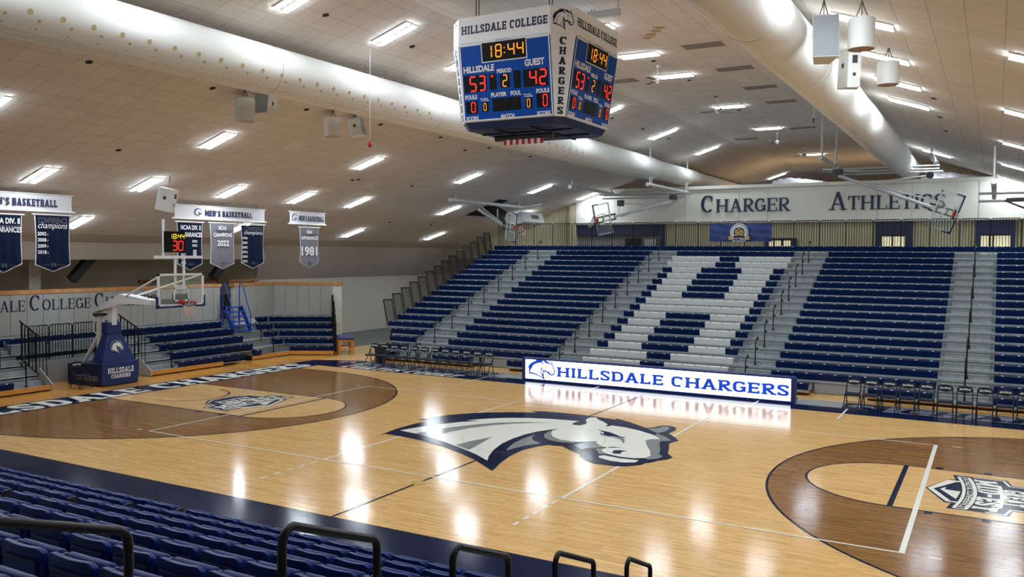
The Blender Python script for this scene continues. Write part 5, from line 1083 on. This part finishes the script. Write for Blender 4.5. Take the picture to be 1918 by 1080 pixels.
mb.hexa([(-17.2, -.46, .81), (-16.55, -.5, .81), (-16.55, .84, .81), (-17.2, .8, .81), (-17.0, -.17, 1.8), (-16.68, -.2, 1.8), (-16.68, .36, 1.8), (-17.0, .33, 1.8)]); o = mb.build('tower_pad', ['vinyl'], g, bevel=.03)
a = Vector((-16.55, .17, .81)); b = Vector((-16.68, .08, 1.8)); fr = Fr(a.lerp(b, .5)+Vector((.0, 0, 0)), (0, 1, 0), (b-a)); w = MB(); put_horse(w, Fr(fr.p(.0, .02, .008), (0, 1, 0), (b-a)), .50, {'white': 0}, .004); w.build('emblem', ['inkwhite'], o)
w = MB(); P = HORSE[0][1]; k = .50/1095
w.tube([fr.p((x-590)*k, (560-y)*k+.02, .014) for x, y in P], .005, 4, closed=True); w.build('emblem_outline', ['inkwhite'], o)
mb = MB(); mb.hexa([(-17.0, -.19, 1.8), (-16.66, -.22, 1.8), (-16.66, .36, 1.8), (-17.0, .33, 1.8), (-17.0, -.19, 2.2), (-16.66, -.22, 2.2), (-16.66, .36, 2.2), (-17.0, .33, 2.2)]); mb.build('post_pad', ['vinyl'], g, bevel=.02)
mb = MB(); mb.bar((-16.76, .06, 2.1), (-16.76, .06, 2.84), .2, .24, (1, 0, 0)); mb.build('front_post', ['white'], g, bevel=.01)
mb = MB(); q0 = on(188, 588, 1, -.05); mb.bar((q0.x, -.05, .7), (q0.x, -.05, q0.z), .19, .19, (1, 0, 0)); mb.build('rear_post', ['white'], g, bevel=.01)
mb = MB(); mb.bar((q0.x-.75, -.2, .7), (q0.x-.08, -.06, 1.75), .1, .1, (1, 0, 0)); mb.bar((q0.x+.08, -.03, 2.3), (-16.95, .05, 1.5), .06, .06, (1, 0, 0)); mb.tube([(q0.x-.08, -.12, 2.3), (q0.x-.2, -.16, 2.2), (q0.x-.2, -.16, 1.85), (q0.x-.08, -.12, 1.75)], .02, 6); mb.build('brace', ['white'], g)
mb = MB()
for x, y, z in ((-16.76, .06, 2.86), (q0.x, -.05, q0.z)): mb.box(x-.19, x+.19, y-.17, y+.17, z-.04, z+.03); mb.tube([(x-.05, y-.2, z-.06), (x-.05, y+.2, z-.06)], .03, 8)
mb.build('pivot_bracket', ['darksteel'], g)
mb = MB(); up = lambda x, y, z: (x, y, z)
a = on(182, 582, 1, 0); b = on(235, 558, 1, 0); c = on(288, 565, 1, 0); Pk = [(a.x, -.03, a.z, .12, .16), (b.x, .0, b.z-.02, .34, .22), (c.x, .02, c.z-.02, .16, .17)]
for (x, y, z, h, w_), (x2, y2, z2, h2, w2) in zip(Pk[:-1], Pk[1:]): mb.hexa([(x, y-w_, z-h/2), (x2, y2-w2, z2-h2/2), (x2, y2+w2, z2-h2/2), (x, y+w_, z-h/2), (x, y-w_, z+h/2), (x2, y2-w2, z2+h2/2), (x2, y2+w2, z2+h2/2), (x, y+w_, z+h/2)])
mb.build('boom', ['white'], g, bevel=.01)
w = MB(); put_sans(w, 'porter', Fr((-14.25, -.2, 3.15), (1, .0, -.11), (.11, 0, 1)), -.25, .25, -.07, .05, 0, .012, .05); w.build('maker_lettering', ['inkblack'], g)
mb = MB(); mb.box(-13.78, -13.16, -.28, .28, 2.95, 3.12); mb.box(-13.25, -13.15, -.3, .3, 2.9, 3.3); mb.build('board_mount', ['vinyld'], g, bevel=.02)
mb = MB()
for y in (-.62, .62): mb.tube([(b.x+.2, y*.3, b.z+.05), (-13.18, y*1.25, 3.9)], .032, 8)
mb.build('strut', ['white'], g)
mb = MB()
for y in (-.17, .17): mb.bar((-13.2, y, 3.1), (-13.2, y, 4.52), .06, .06, (1, 0, 0))
mb.box(-13.25, -13.15, -.95, .9, 4.46, 4.55); mb.bar((-13.2, -.62, 4.5), (-13.2, -.62, 5.72), .07, .05, (1, 0, 0)); mb.bar((-13.2, .62, 4.5), (-13.2, .62, 4.75), .1, .05, (1, 0, 0)); mb.bar((-13.2, -.17, 3.55), (-13.2, .17, 3.55), .05); mb.build('clock_mast', ['white'], g)
ck = MB(); q0 = on(308, 432.5, 0, -13.15); q1 = on(346.5, 472.5, 0, -13.15)
ck.box(-13.3, -13.12, q0.y, q1.y, q1.z, q0.z); ck_o = ck.build('shot_clock', ['sbdark'], g, bevel=.01)
fr = Fr((-13.115, (q0.y+q1.y)/2, (q0.z+q1.z)/2), (0, 1, 0), (0, 0, 1)); W_ = (q1.y-q0.y); H_ = q0.z-q1.z; w = MB()
for ch, a0, a1 in (('1', -.25, -.17), ('8', -.12, .03), ('4', .13, .26), ('4', .3, .43)): put_seg(w, ch, fr, a0*W_, a1*W_, .14*H_, .38*H_, 0, .004)
for b in (.2, .3): w.poly([fr.p(.1*W_-.012, b*H_-.012, .004), fr.p(.1*W_+.012, b*H_-.012, .004), fr.p(.1*W_+.012, b*H_+.012, .004), fr.p(.1*W_-.012, b*H_+.012, .004)], 0)
put_seg(w, '3', fr, -.17*W_, .08*W_, -.42*H_, .06*H_, 1, .004); put_seg(w, '0', fr, .12*W_, .37*W_, -.42*H_, .06*H_, 1, .004); w.build('digits', ['yellow', 'red'], ck_o)
# ------------------------------------------------------------------ ceiling hung goals
def ortho(q):
    """rigid board frame from measured corners TL, TR, BR, BL"""
    TL, TR, BR, BL = q; x = ((TR-TL)+(BR-BL)).normalized(); y = ((TL-BL)+(TR-BR)); y = (y-x*y.dot(x)).normalized(); return x, y, sum(q, Vector())/4
def pipe(mb, p, q, r=.09, caps=True):
    mb.tube([p, q], r, 14)
    d = (Vector(q)-Vector(p)).normalized()
    for t in (.0, .12, .35, .6, .85): c = Vector(p).lerp(Vector(q), t); mb.tube([c-d*.02, c+d*.02], r*1.18, 14)
def rods(root, x, ys, z, s_=1):
    for y in ys: mb = MB(); mb.tube([(x, y, z), (x, y, zc(x)+.01)], .035, 8); mb.tube([(x, y+s_*.35, z), (x, y+.02, z+(zc(x)-z)*.62)], .026, 8); mb.tube([(x, y-.09, z+(zc(x)-z)*.62), (x, y+.09, z+(zc(x)-z)*.62)], .03, 6); mb.build('hanger_rod', ['steel'], root)
def hung_board(root, corners, Yp, w, h, hoop):
    q = [on(u, v, 1, Yp) for u, v in corners]; x, y, c = ortho(q); fr = Fr(c-y*h/2, x, y); glass_board(root, fr, w, h, 'vinyld', 'chrome')
    return fr
g2 = thing('ceiling_goal', (-7.4, 24.6, 8.2), 'folded ceiling hung basketball goal before the cream wall left of the word Charger', 'basketball goal', 'ceiling hung goals')
mb = MB(); pipe(mb, (-5.2, 21.9, 8.24), (-5.2, 29.0-.6, 8.24)); mb.build('header_pipe', ['steel'], g2, smooth=True); mb = MB(); pipe(mb, (-9.76, 22.4, 8.3), (-9.76, 28.4, 8.3)); mb.build('header_pipe', ['steel'], g2, smooth=True)
rods(g2, -5.2, (22.2,), 8.24); rods(g2, -5.2, (28.2,), 8.24, -1); rods(g2, -9.76, (22.7, 28), 8.3)
Yg = 24.9; A = on(1134, 368, 1, Yg); B = on(1275, 364, 1, Yg); mb = MB()
for dy, dz in ((-.3, .08), (.0, -.12), (.3, .08)): mb.tube([(A.x-.2, Yg+dy, A.z+dz), (B.x+.25, Yg+dy, A.z+dz)], .045, 10)
mb.build('cross_bar', ['chrome'], g2)
def folded(root, TL, TR, BR, BL, ax, val, side):
    """board folded up sideways; side = which image side carries the hoop (the lower edge of the board)"""
    q = [on(u, v, ax, val) for u, v in (TL, TR, BR, BL)]; TL, TR, BR, BL = q
    R_ = ((TR-TL)+(BR-BL)); h = R_.length/2; R_.normalize(); U_ = ((TL-BL)+(TR-BR)); U_ = U_-R_*U_.dot(R_); w = U_.length/2; U_.normalize()
    c = sum(q, Vector())/4; x, y = (-U_, R_) if side == 'left' else (U_, -R_)
    fr = Fr(c-y*h/2, x, y); glass_board(root, fr, w, h, 'vinyld', 'gframe')
    rim_net(root, Fr(fr.p(0, .15, .36), fr.n, fr.x), droop=(-y*.75+Vector((0, 0, -.55))))
    m = MB()
    for s_ in (-1, 1): m.fbox(fr, s_*.14-.04, s_*.14+.04, .05, h+.25, -.16, -.06)
    for b in (.1, .45, h-.1, h+.2): m.fbox(fr, -.18, .18, b-.03, b+.03, -.15, -.07)
    m.build('board_mount', ['darksteel'], root); return fr, h
fr, h = folded(g2, (1107.8, 385.2), (1138, 378.4), (1149.6, 434.8), (1121.4, 441.6), 1, Yg, 'left')
E_ = on(1258, 377, 1, Yg); mb = MB(); mb.bar(fr.p(0, h+.15, -.11), E_, .13, .13); mb.build('mast', ['steel'], g2)
mb = MB(); mb.tube([fr.p(.1, h+.6, -.1), on(1238, 373, 1, Yg)], .035, 8); mb.tube([on(1165, 371, 1, Yg), on(1158, 398, 1, Yg)], .02, 6); mb.tube([on(1165, 381, 1, Yg), on(1222, 384, 1, Yg)], .025, 6); mb.bar(on(1258, 377, 1, Yg), on(1264, 364, 1, Yg), .1, .1); mb.build('brace', ['steel'], g2)
mb = MB(); a = on(1162.5, 379, 1, Yg); mb.box(a.x-.16, a.x+.16, Yg-.15, Yg+.15, a.z-.2, a.z+.12); mb.build('winch', ['darksteel'], g2, bevel=.03); mb = MB(); a = on(1262, 368, 1, Yg); mb.box(a.x-.2, a.x+.15, Yg-.2, Yg+.2, a.z-.15, a.z+.1); mb.build('winch', ['darksteel'], g2, bevel=.03)
g3 = thing('ceiling_goal', (5, 24.6, 9), 'folded ceiling hung basketball goal tilted in front of the word Athletics', 'basketball goal', 'ceiling hung goals')
mb = MB(); pipe(mb, (3.25, 20.9, 9.08), (3.25, 25.4, 9.08)); mb.build('header_pipe', ['steel'], g3, smooth=True); xR = on(1750, 312, 1, 24.9).x; zR = on(1750, 300, 1, 24.9).z
mb = MB(); pipe(mb, (xR, 22.5, zR), (xR, 28.0, zR)); mb.build('header_pipe', ['steel'], g3, smooth=True)
rods(g3, 3.25, (21.25,), 9.08); rods(g3, 3.25, (25.2,), 9.08, -1); rods(g3, xR, (22.8, 27.6), zR)
mb = MB()
for (u0, v0, u1, v1, yy) in ((1541, 318, 1760, 310, 24.6), (1578, 322, 1760, 316, 24.9), (1578, 327, 1766, 320, 25.2)): p, q = on(u0, v0, 1, yy), on(u1, v1, 1, yy); mb.tube([p, (q.x, yy, p.z*.5+q.z*.5)], .045, 10)
mb.build('cross_bar', ['chrome'], g3)
fr, h = folded(g3, (1764.4, 356), (1807.8, 367.8), (1777.8, 436.7), (1736, 422.2), 1, 24.6, 'right')
E_ = on(1571, 329, 1, 24.6); mb = MB(); mb.tube([fr.p(0, h+.12, -.11), E_], .085, 12); mb.build('mast', ['steel'], g3)
mb = MB(); mb.tube([on(1625, 343, 1, 24.6), on(1742, 328, 1, 24.6)], .03, 8); mb.tube([on(1625, 344, 1, 24.5), on(1735, 372, 1, 24.5)], .03, 8); mb.tube([on(1742, 332, 1, 24.6), on(1735, 364, 1, 24.6)], .008, 4); mb.build('brace', ['steel'], g3)
mb = MB(); a = on(1742, 328, 1, 24.6); mb.lathe([(.16, -.1), (.16, .1)], (a.x, 24.6, a.z), 14, axis=1); mb.build('winch', ['darksteel'], g3, smooth=True); mb = MB(); a = on(1570, 322, 1, 24.6); mb.box(a.x-.25, a.x+.2, 24.4, 24.8, a.z-.12, a.z+.12); mb.build('winch', ['darksteel'], g3, bevel=.02)
g1 = thing('ceiling_goal', (-13.1, 19.5, 7.3), 'folded ceiling hung basketball goal seen edge on above the stepped rails', 'basketball goal', 'ceiling hung goals')
mb = MB(); pipe(mb, (-13.12, 15.9, 7.31), (-13.12, 23.6, 7.31)); mb.build('header_pipe', ['steel'], g1, smooth=True)
rods(g1, -13.12, (16.4,), 7.31); rods(g1, -13.12, (22.9,), 7.31, -1); mb = MB(); mb.tube([(-13.12, 23.4, 7.35), (-12.2, 23.9, 7.5)], .05, 8); mb.build('hanger_rod', ['steel'], g1)
fr, h = folded(g1, (951, 399), (969.5, 400.8), (963, 453.6), (946, 448), 0, -12.3, 'right')
mb = MB(); mb.bar(fr.p(0, h+.1, -.11), on(896, 392, 0, -12.9), .12, .12); mb.build('mast', ['steel'], g1)
mb = MB(); mb.bar(fr.p(.12, h+.2, -.1), on(903, 389, 0, -12.9), .05); mb.bar(on(932, 392, 0, -12.8), on(932, 409, 0, -12.6), .07); mb.build('brace', ['steel'], g1)
mb = MB(); c = on(980, 412, 0, -14.2); fr2 = Fr(c, (1, 0, .322), (0, 1, 0)); mb.fbox(fr2, -.6, .6, -1.1, 1.5, -.35, .3); hv = mb.build('ceiling_heater', ['hvac'], bevel=.03)
tag(hv, 'white box heater with vent grille on ceiling slope behind edge-on goal', 'heater')
mb = MB(); fr3 = Fr(fr2.p(.605, .4, 0), fr2.y, -fr2.n); mb.fbox(fr3, -.45, .45, -.12, .12, 0, .01, 0)
for k in range(6): mb.fbox(fr3, -.45+.16*k, -.44+.16*k, -.12, .12, .01, .014, 1)
mb.build('vent_grille', ['darksteel', 'hvac'], hv)
g4 = thing('ceiling_goal', (10.03, 20, 7.3), 'pipe frame of a folded ceiling goal at right edge, hoop out of frame', 'basketball goal', 'ceiling hung goals')
mb = MB(); pipe(mb, (10.03, 15.2, 7.34), (10.03, 24.8, 7.34)); mb.build('header_pipe', ['steel'], g4, smooth=True)
rods(g4, 10.03, (15.6,), 7.34); rods(g4, 10.03, (24.3,), 7.34, -1)
mb = MB()
for dy, dz in ((-.25, .08), (.1, -.2)): mb.tube([(9.5, 19.5+dy, 7.1+dz), (13.2, 19.5+dy, 7.1+dz)], .05, 10)
mb.build('cross_bar', ['chrome'], g4); mb = MB(); mb.bar((10.4, 19.4, 6.9), (12.6, 19.4, 5.9), .07); mb.bar((10.45, 19.5, 6.92), (12.9, 19.5, 6.98), .16); mb.build('mast', ['darksteel'], g4)
# ------------------------------------------------------------------ ceiling fans
def make_fan():
    root = thing('ceiling_fan', (0, 0, 0), '', 'ceiling fan', 'ceiling fans', local=True)
    mb = MB(); mb.lathe([(.001, 0), (.07, 0), (.05, -.06), (.015, -.08)], (0, 0, 0), 12); mb.tube([(0, 0, 0), (0, 0, -.42)], .014, 8); mb.build('downrod', ['white'], root, smooth=True)
    mb = MB(); mb.lathe([(.001, -.38), (.07, -.39), (.12, -.43), (.12, -.5), (.06, -.54), (.05, -.58), (.001, -.585)], (0, 0, 0), 16); mb.build('motor', ['white'], root, smooth=True)
    for k in range(3):
        mb = MB(); a = 2*PI*k/3; c, s_ = math.cos(a), math.sin(a); P = [(.1, -.03), (.3, -.06), (.7, -.07), (.74, 0), (.7, .07), (.3, .06), (.1, .03)]
        f_ = Fr((0, 0, -.47), (c, s_, 0), (-s_, c, .12)); mb.prism(P, f_, -.006, .006); mb.build('blade', ['grid'], root)
    return root
fp = None
for i, (u, v, a) in enumerate([(1232, 123, .3), (1345, 186, 1.0), (1456, 248, .2), (1507, 275, .6)]):
    o = fp = make_fan() if fp is None else copy_tree(fp); o.location = roofpt(u, v)-Vector((0, 0, .003)); o.rotation_euler = (0, 0, a); o['label'] = 'three-blade white ceiling fan on the flat ridge, %s from the camera' % ORD[i]
# ------------------------------------------------------------------ loudspeakers
def hang_wires(mb, c, top, w):
    for s_ in (-1, 1): mb.tube([c+Vector((s_*w, 0, 0)), c+Vector((s_*w*.3, 0, (top-c.z)*.6)), Vector((c.x, c.y, top))], .012, 5)
    mb.tube([c, (c.x, c.y, top)], .01, 5)
def drum(x, y, zt, r, h, lab):
    root = thing('hanging_drum_speaker', (x, y, zt-h), lab, 'loudspeaker', 'white drum speakers'); zt = min(zt, zc(x)-.25)
    mb = MB(); mb.lathe([(r*.97, zt), (r, zt-.02), (r, zt-h), (r*.96, zt-h), (r*.94, zt-h+.03)], (x, y, 0), 36, caps=True); mb.build('drum', ['spk'], root, smooth=50)
    mb = MB(); mb.lathe([(.001, zt-h-.006), (r*.95, zt-h-.006), (r*.95, zt-h+.01)], (x, y, 0), 36); mb.build('bottom_baffle', ['beige'], root)
    mb = MB(); hang_wires(mb, Vector((x, y, zt)), zc(x)+.02, r*.5); mb.build('suspension', ['wire'], root)
def boxspk(x, y, zc0, w, d, h, yaw, tilt, lab, face):
    root = thing('hanging_box_speaker', (x, y, zc0), lab, 'loudspeaker', 'white box speakers')
    R_ = Matrix.Rotation(yaw, 3, 'Z') @ Matrix.Rotation(tilt, 3, 'X'); c = Vector((x, y, zc0))
    # trapezoid plan, the wide grille side faces local -Y
    P = [(-w/2, -d/2), (w/2, -d/2), (w*.3, d/2), (-w*.3, d/2)]; V = [c+R_ @ Vector((a, b, z)) for z in (-h/2, h/2) for a, b in P]
    mb = MB(); mb.hexa(V); bo = mb.build('cabinet', ['spk'], root, bevel=.02)
    f_ = Fr(c+R_ @ Vector((0, -d/2-.003, 0)), R_ @ Vector((1, 0, 0)), R_ @ Vector((0, 0, 1))); mb = MB(); mb.fbox(f_, -w*.46, w*.46, -h*.46, h*.46, 0, .008); mb.build('grille', ['grille'], root)
    f_ = Fr(c+R_ @ Vector((0, d/2+.002, 0)), R_ @ Vector((-1, 0, 0)), R_ @ Vector((0, 0, 1))); mb = MB(); mb.fbox(f_, -w*.12, w*.12, h*.12, h*.32, 0, .006); mb.fbox(f_, -w*.07, w*.07, -h*.2, -h*.12, 0, .006); mb.build('socket_plate', ['blacksat'], root)
    s_ = Vector(((P[1][0]+P[2][0])/2, 0, 0))
    for sg in (-1, 1):
        n_ = R_ @ Vector((sg*1, .2*1, 0)); f_ = Fr(c+R_ @ Vector((sg*w*.405, 0, .08*h)), R_ @ Vector((-sg*.2*w, d*1.0, 0)).normalized()*sg, R_ @ Vector((0, 0, 1))); m_ = MB(); m_.fbox(f_, -.04, .04, -.05, .05, .0, .012); m_.build('handle_cup', ['blacksat'], root)
    mb = MB(); t = c+R_ @ Vector((0, 0, h/2)); hang_wires(mb, t, zc(t.x)+.02, w*.2); mb.build('suspension', ['wire'], root)
drum(-8.13, -1.93, 8.97, .27, .62, 'white drum speaker hanging under left duct, nearer the photo left edge')
drum(-8.16, 1.74, 8.93, .26, .58, 'white drum speaker hanging under left duct, nearer the scoreboard')
boxspk(-8.02, -1.22, 8.84, .5, .5, .62, .12, -.2, 'grille-fronted white box speaker under left duct beside the left drum', 0)
boxspk(-8.05, 2.74, 8.74, .5, .45, .56, 2.0, -.2, 'white box speaker under left duct beside the right drum, back turned', 0)
drum(7.9, -2.2, 9.03, .235, .55, 'white drum speaker at upper right, the larger and nearer one')
drum(7.95, 1.78, 9.02, .235, .5, 'white drum speaker at upper right, farther one beside box speaker')
boxspk(7.15, -1.66, 8.86, .5, .45, .84, .35, -.12, 'tall grille-fronted white box speaker above right duct at upper right', 0)
boxspk(7.22, 1.44, 8.88, .46, .5, .86, PI+.42, -.1, 'white box speaker with black socket plate seen from behind at upper right', 0)
boxspk(-14.24, .39, 6.42, .52, .5, .78, 1.95+PI, -.22, 'white box speaker hanging above the shot clock near the left banners', 0)
# pull cords
a = roofpt(693, 92); b = on(692, 269, 0, a.x); mb = MB(); mb.tube([a, (a.x, a.y, b.z)], .007, 5); o = mb.build('pull_cord', ['banner']); tag(o, 'long thin white cord with red tip hanging left of the scoreboard', 'cord'); mb = MB(); mb.lathe([(.01, .14), (.05, .06), (.05, 0), (.03, -.05)], (a.x, a.y, b.z-.05), 10); mb.build('red_tip', ['redcloth'], o)
a = Vector((6.0, 1.0, zc(6.0))); p = on(1524, 222, 0, 6.0); mb = MB(); q = on(1528, 105, 0, 6.0); y = p.y; mb.tube([(6.0, y, 8.6), (6.0, y, p.z)], .007, 5); o = mb.build('microphone_cord', ['banner']); tag(o, 'thin white cord with black microphone hanging beside the right duct', 'cord'); mb = MB(); mb.lathe([(.02, .1), (.035, .08), (.035, 0), (.02, -.02)], (6.0, y, p.z-.08), 10); mb.build('microphone', ['blacksat'], o)
# ------------------------------------------------------------------ hanging banners, all in one plane across the left slope
XBN = -16.1
def cloth(name, y0, y1, z0, z1, mk, root, point=0, amp=.012, nx=24, nz=14, x=XBN):
    mb = MB(); P = []
    for j in range(nz+1):
        t = j/nz
        for i in range(nx+1):
            s_ = i/nx; zb = z0-point*(1-abs(2*s_-1)); P.append((x+amp*math.sin(s_*23+math.sin(t*3)*1.2)*(1-t*.7)+amp*.6*math.sin(s_*9+t*4), y0+(y1-y0)*s_+(.02*math.sin(PI*t)*(1 if s_ > .5 else -1)*(-abs(2*s_-1))), zb+(z1-zb)*t))
    mb.add(P, [(j*(nx+1)+i, j*(nx+1)+i+1, (j+1)*(nx+1)+i+1, (j+1)*(nx+1)+i) for j in range(nz) for i in range(nx)])
    return mb.build(name, [mk], root, smooth=True)
def rod(root, y0, y1, z, r=.02, x=XBN): mb = MB(); mb.tube([(x, y0, z), (x, y1, z)], r, 8); return mb.build('rod', ['white'], root)
def header(px, txt, lab, horse, tx):
    (uL, vTL, vBL), (uR, vTR, vBR) = px; a = on(uL, vTL, 0, XBN); b = on(uL, vBL, 0, XBN); c = on(uR, vTR, 0, XBN); d = on(uR, vBR, 0, XBN)
    y0, y1 = a.y, c.y; z1 = (a.z+c.z)/2; z0 = (b.z+d.z)/2; z1 = min(z1, zc(XBN)-.05); root = thing('header_banner', (XBN, (y0+y1)/2, z0), lab, 'banner', 'white banner headers')
    cloth('cloth', y0, y1, z0, z1, 'banner', root, amp=.006); rod(root, y0-.05, y1+.05, z1, .022); rod(root, y0-.07, y1+.08, z0, .03)
    fr = Fr((XBN+.03, (y0+y1)/2, (z0+z1)/2), (0, 1, 0), (0, 0, 1)); mb = MB(); W_ = y1-y0; H_ = z1-z0; ta, tb_ = tx
    put_text(mb, txt, SLABN, Fr(fr.p(W_*((ta+tb_)/2-.5), -.02*H_), (0, 1, 0), (0, 0, 1)), W_*(tb_-ta), H_*.42, 0, c=.002)
    if horse: put_horse(mb, Fr(fr.p(W_*(horse-.5), .0), (0, 1, 0), (0, 0, 1)), H_*.68, {'navy': 0, 'white': 1, 'grey': 2}, .002, dc=.001)
    mb.build('print', ['inknavy', 'banner', 'inkgrey'], root)
    mb = MB()
    for t in (.1, .5, .9): mb.tube([(XBN, y0+W_*t, z1), (XBN, y0+W_*t, zc(XBN)+.01)], .006, 4)
    mb.build('suspension', ['wire'], root); return y0, y1, z0
hz = {}
header([(-95, 353.5, 388), (135, 366, 397)], "WOMEN'S BASKETBALL", "white header banner at left edge, only S BASKETBALL readable", None, (.2, .86))
header([(326, 383, 408), (496, 392, 416)], "MEN'S BASKETBALL", "long white MEN'S BASKETBALL header banner above three pennants", .24, (.31, .84))
header([(542, 395, 419), (609, 400, 421)], "MEN'S BASKETBALL", "short white MEN'S BASKETBALL header banner above single grey 1981 pennant", .13, (.24, .96))
def pennant(uL, uR, vt, vs, vp, mk, lab, lines, dark):
    a = on(uL, vt, 0, XBN); b = on(uR, vt, 0, XBN); s_ = on((uL+uR)/2, vs, 0, XBN); p = on((uL+uR)/2, vp, 0, XBN); y0, y1 = a.y, b.y; z1 = on((uL+uR)/2, vt, 0, XBN).z; zs, zp = s_.z, p.z; W_ = y1-y0; H_ = z1-zp
    root = thing('pennant_banner', (XBN, (y0+y1)/2, zp), lab, 'pennant', 'championship pennants'); rod(root, y0-.08, y1+.08, z1+.03, .022)
    cloth('border', y0, y1, zs, z1, 'banner', root, point=zs-zp); cl = cloth('cloth', y0+.03*1, y1-.03, zs+.03, z1, mk, root, point=zs-zp, x=XBN+.012)
    fr = Fr((XBN+.045, (y0+y1)/2, z1), (0, 1, 0), (0, 0, 1)); mb = MB()
    for txt, a0, a1, t0, t1, m, sh in lines: put_sans(mb, txt, fr, (a0-.5)*W_, (a1-.5)*W_, -t1*H_, -t0*H_, m, .0, .03 if not sh else .0, sh)
    if dark is not None: put_text(mb, 'H', SLAB, Fr(fr.p(0, -.87*H_), (0, 1, 0), (0, 0, 1)), W_*.14, H_*.07, 1, c=.0); mb.poly([fr.p(a, b, 0) for a, b in ((-.3*W_, -.872*H_), (.3*W_, -.872*H_), (.3*W_, -.866*H_), (-.3*W_, -.866*H_))], 1)
    mb.build('print', ['inkwhite', 'inkdim', 'inknavy'], cl)
    mb = MB()
    for y in (y0+.1, y1-.1): mb.tube([(XBN, y, z1+.03), (XBN, y, z1+.2)], .006, 4)
    mb.build('suspension', ['wire'], root)
pennant(-32, 41, 402, 494, 511, 'bnavy', 'navy pennant cut by left photo edge, lettered DIV. II APPEARANCES', [('NCAA DIV. II', .08, .92, .05, .15, 0, 0), ('Tournament', .1, .95, .13, .26, 1, .3), ('APPEARANCES', .04, .97, .2, .3, 0, 0)], 1)
pennant(64, 131, 404, 496, 509, 'bnavy', 'navy conference champions pennant listing 2002, 2008, 2009 and 2018', [('CONFERENCE', .08, .9, .03, .14, 1, 0), ('champions', .08, .9, .12, .26, 0, .3)]+[(t, .06, .3, .29+.108*i, .355+.108*i, 0, 0) for i, t in enumerate(('2002', '2008', '2009', '2018'))]+[('r', .33, .36, .32+.108*i, .35+.108*i, 0, 0) for i in range(4)], 1)
pennant(331, 379, 417, 494, 506, 'bnavy', 'navy NCAA DIV. II pennant partly hidden by the shot clock', [('NCAA DIV. II', .12, .9, .05, .15, 0, 0), ('APPEARANCES', .05, .96, .2, .3, 0, 0), ('2022', .56, .76, .36, .41, 0, 0), ('2023', .56, .76, .45, .5, 0, 0), ('2013', .12, .3, .64, .69, 0, 0), ('2018', .12, .3, .72, .77, 0, 0), ('2021', .12, .3, .81, .86, 0, 0)], 1)
pennant(393, 439, 419, 493, 504, 'bgrey', 'grey NCAA regional champions 2022 pennant', [('NCAA', .32, .64, .04, .14, 0, 0), ('regional', .2, .84, .11, .22, 2, .3), ('CHAMPIONS', .12, .86, .2, .29, 0, 0), ('2022', .26, .74, .36, .49, 0, 0)], 1)
pennant(451, 494, 422, 492, 503, 'bnavy', 'navy conference champions pennant listing years beginning 1995', [('CONFERENCE', .1, .9, .03, .13, 1, 0), ('champions', .1, .9, .12, .24, 0, .3)]+[(t, .03, .25, .27+.105*i, .325+.105*i, 0, 0) for i, t in enumerate(('1995', '2001', '2002', '2012', '2020', '2021'))], 1)
pennant(561, 597, 427, 491, 502, 'bgrey', 'grey NAIA appearances 1981 pennant hanging alone', [('NAIA', .34, .62, .05, .14, 0, 0), ('Tournament', .12, .86, .12, .21, 2, .3), ('APPEARANCES', .05, .9, .2, .29, 0, 0), ('1981', .06, .88, .46, .69, 0, 0)], 1)
print('objects', len(bpy.data.objects))
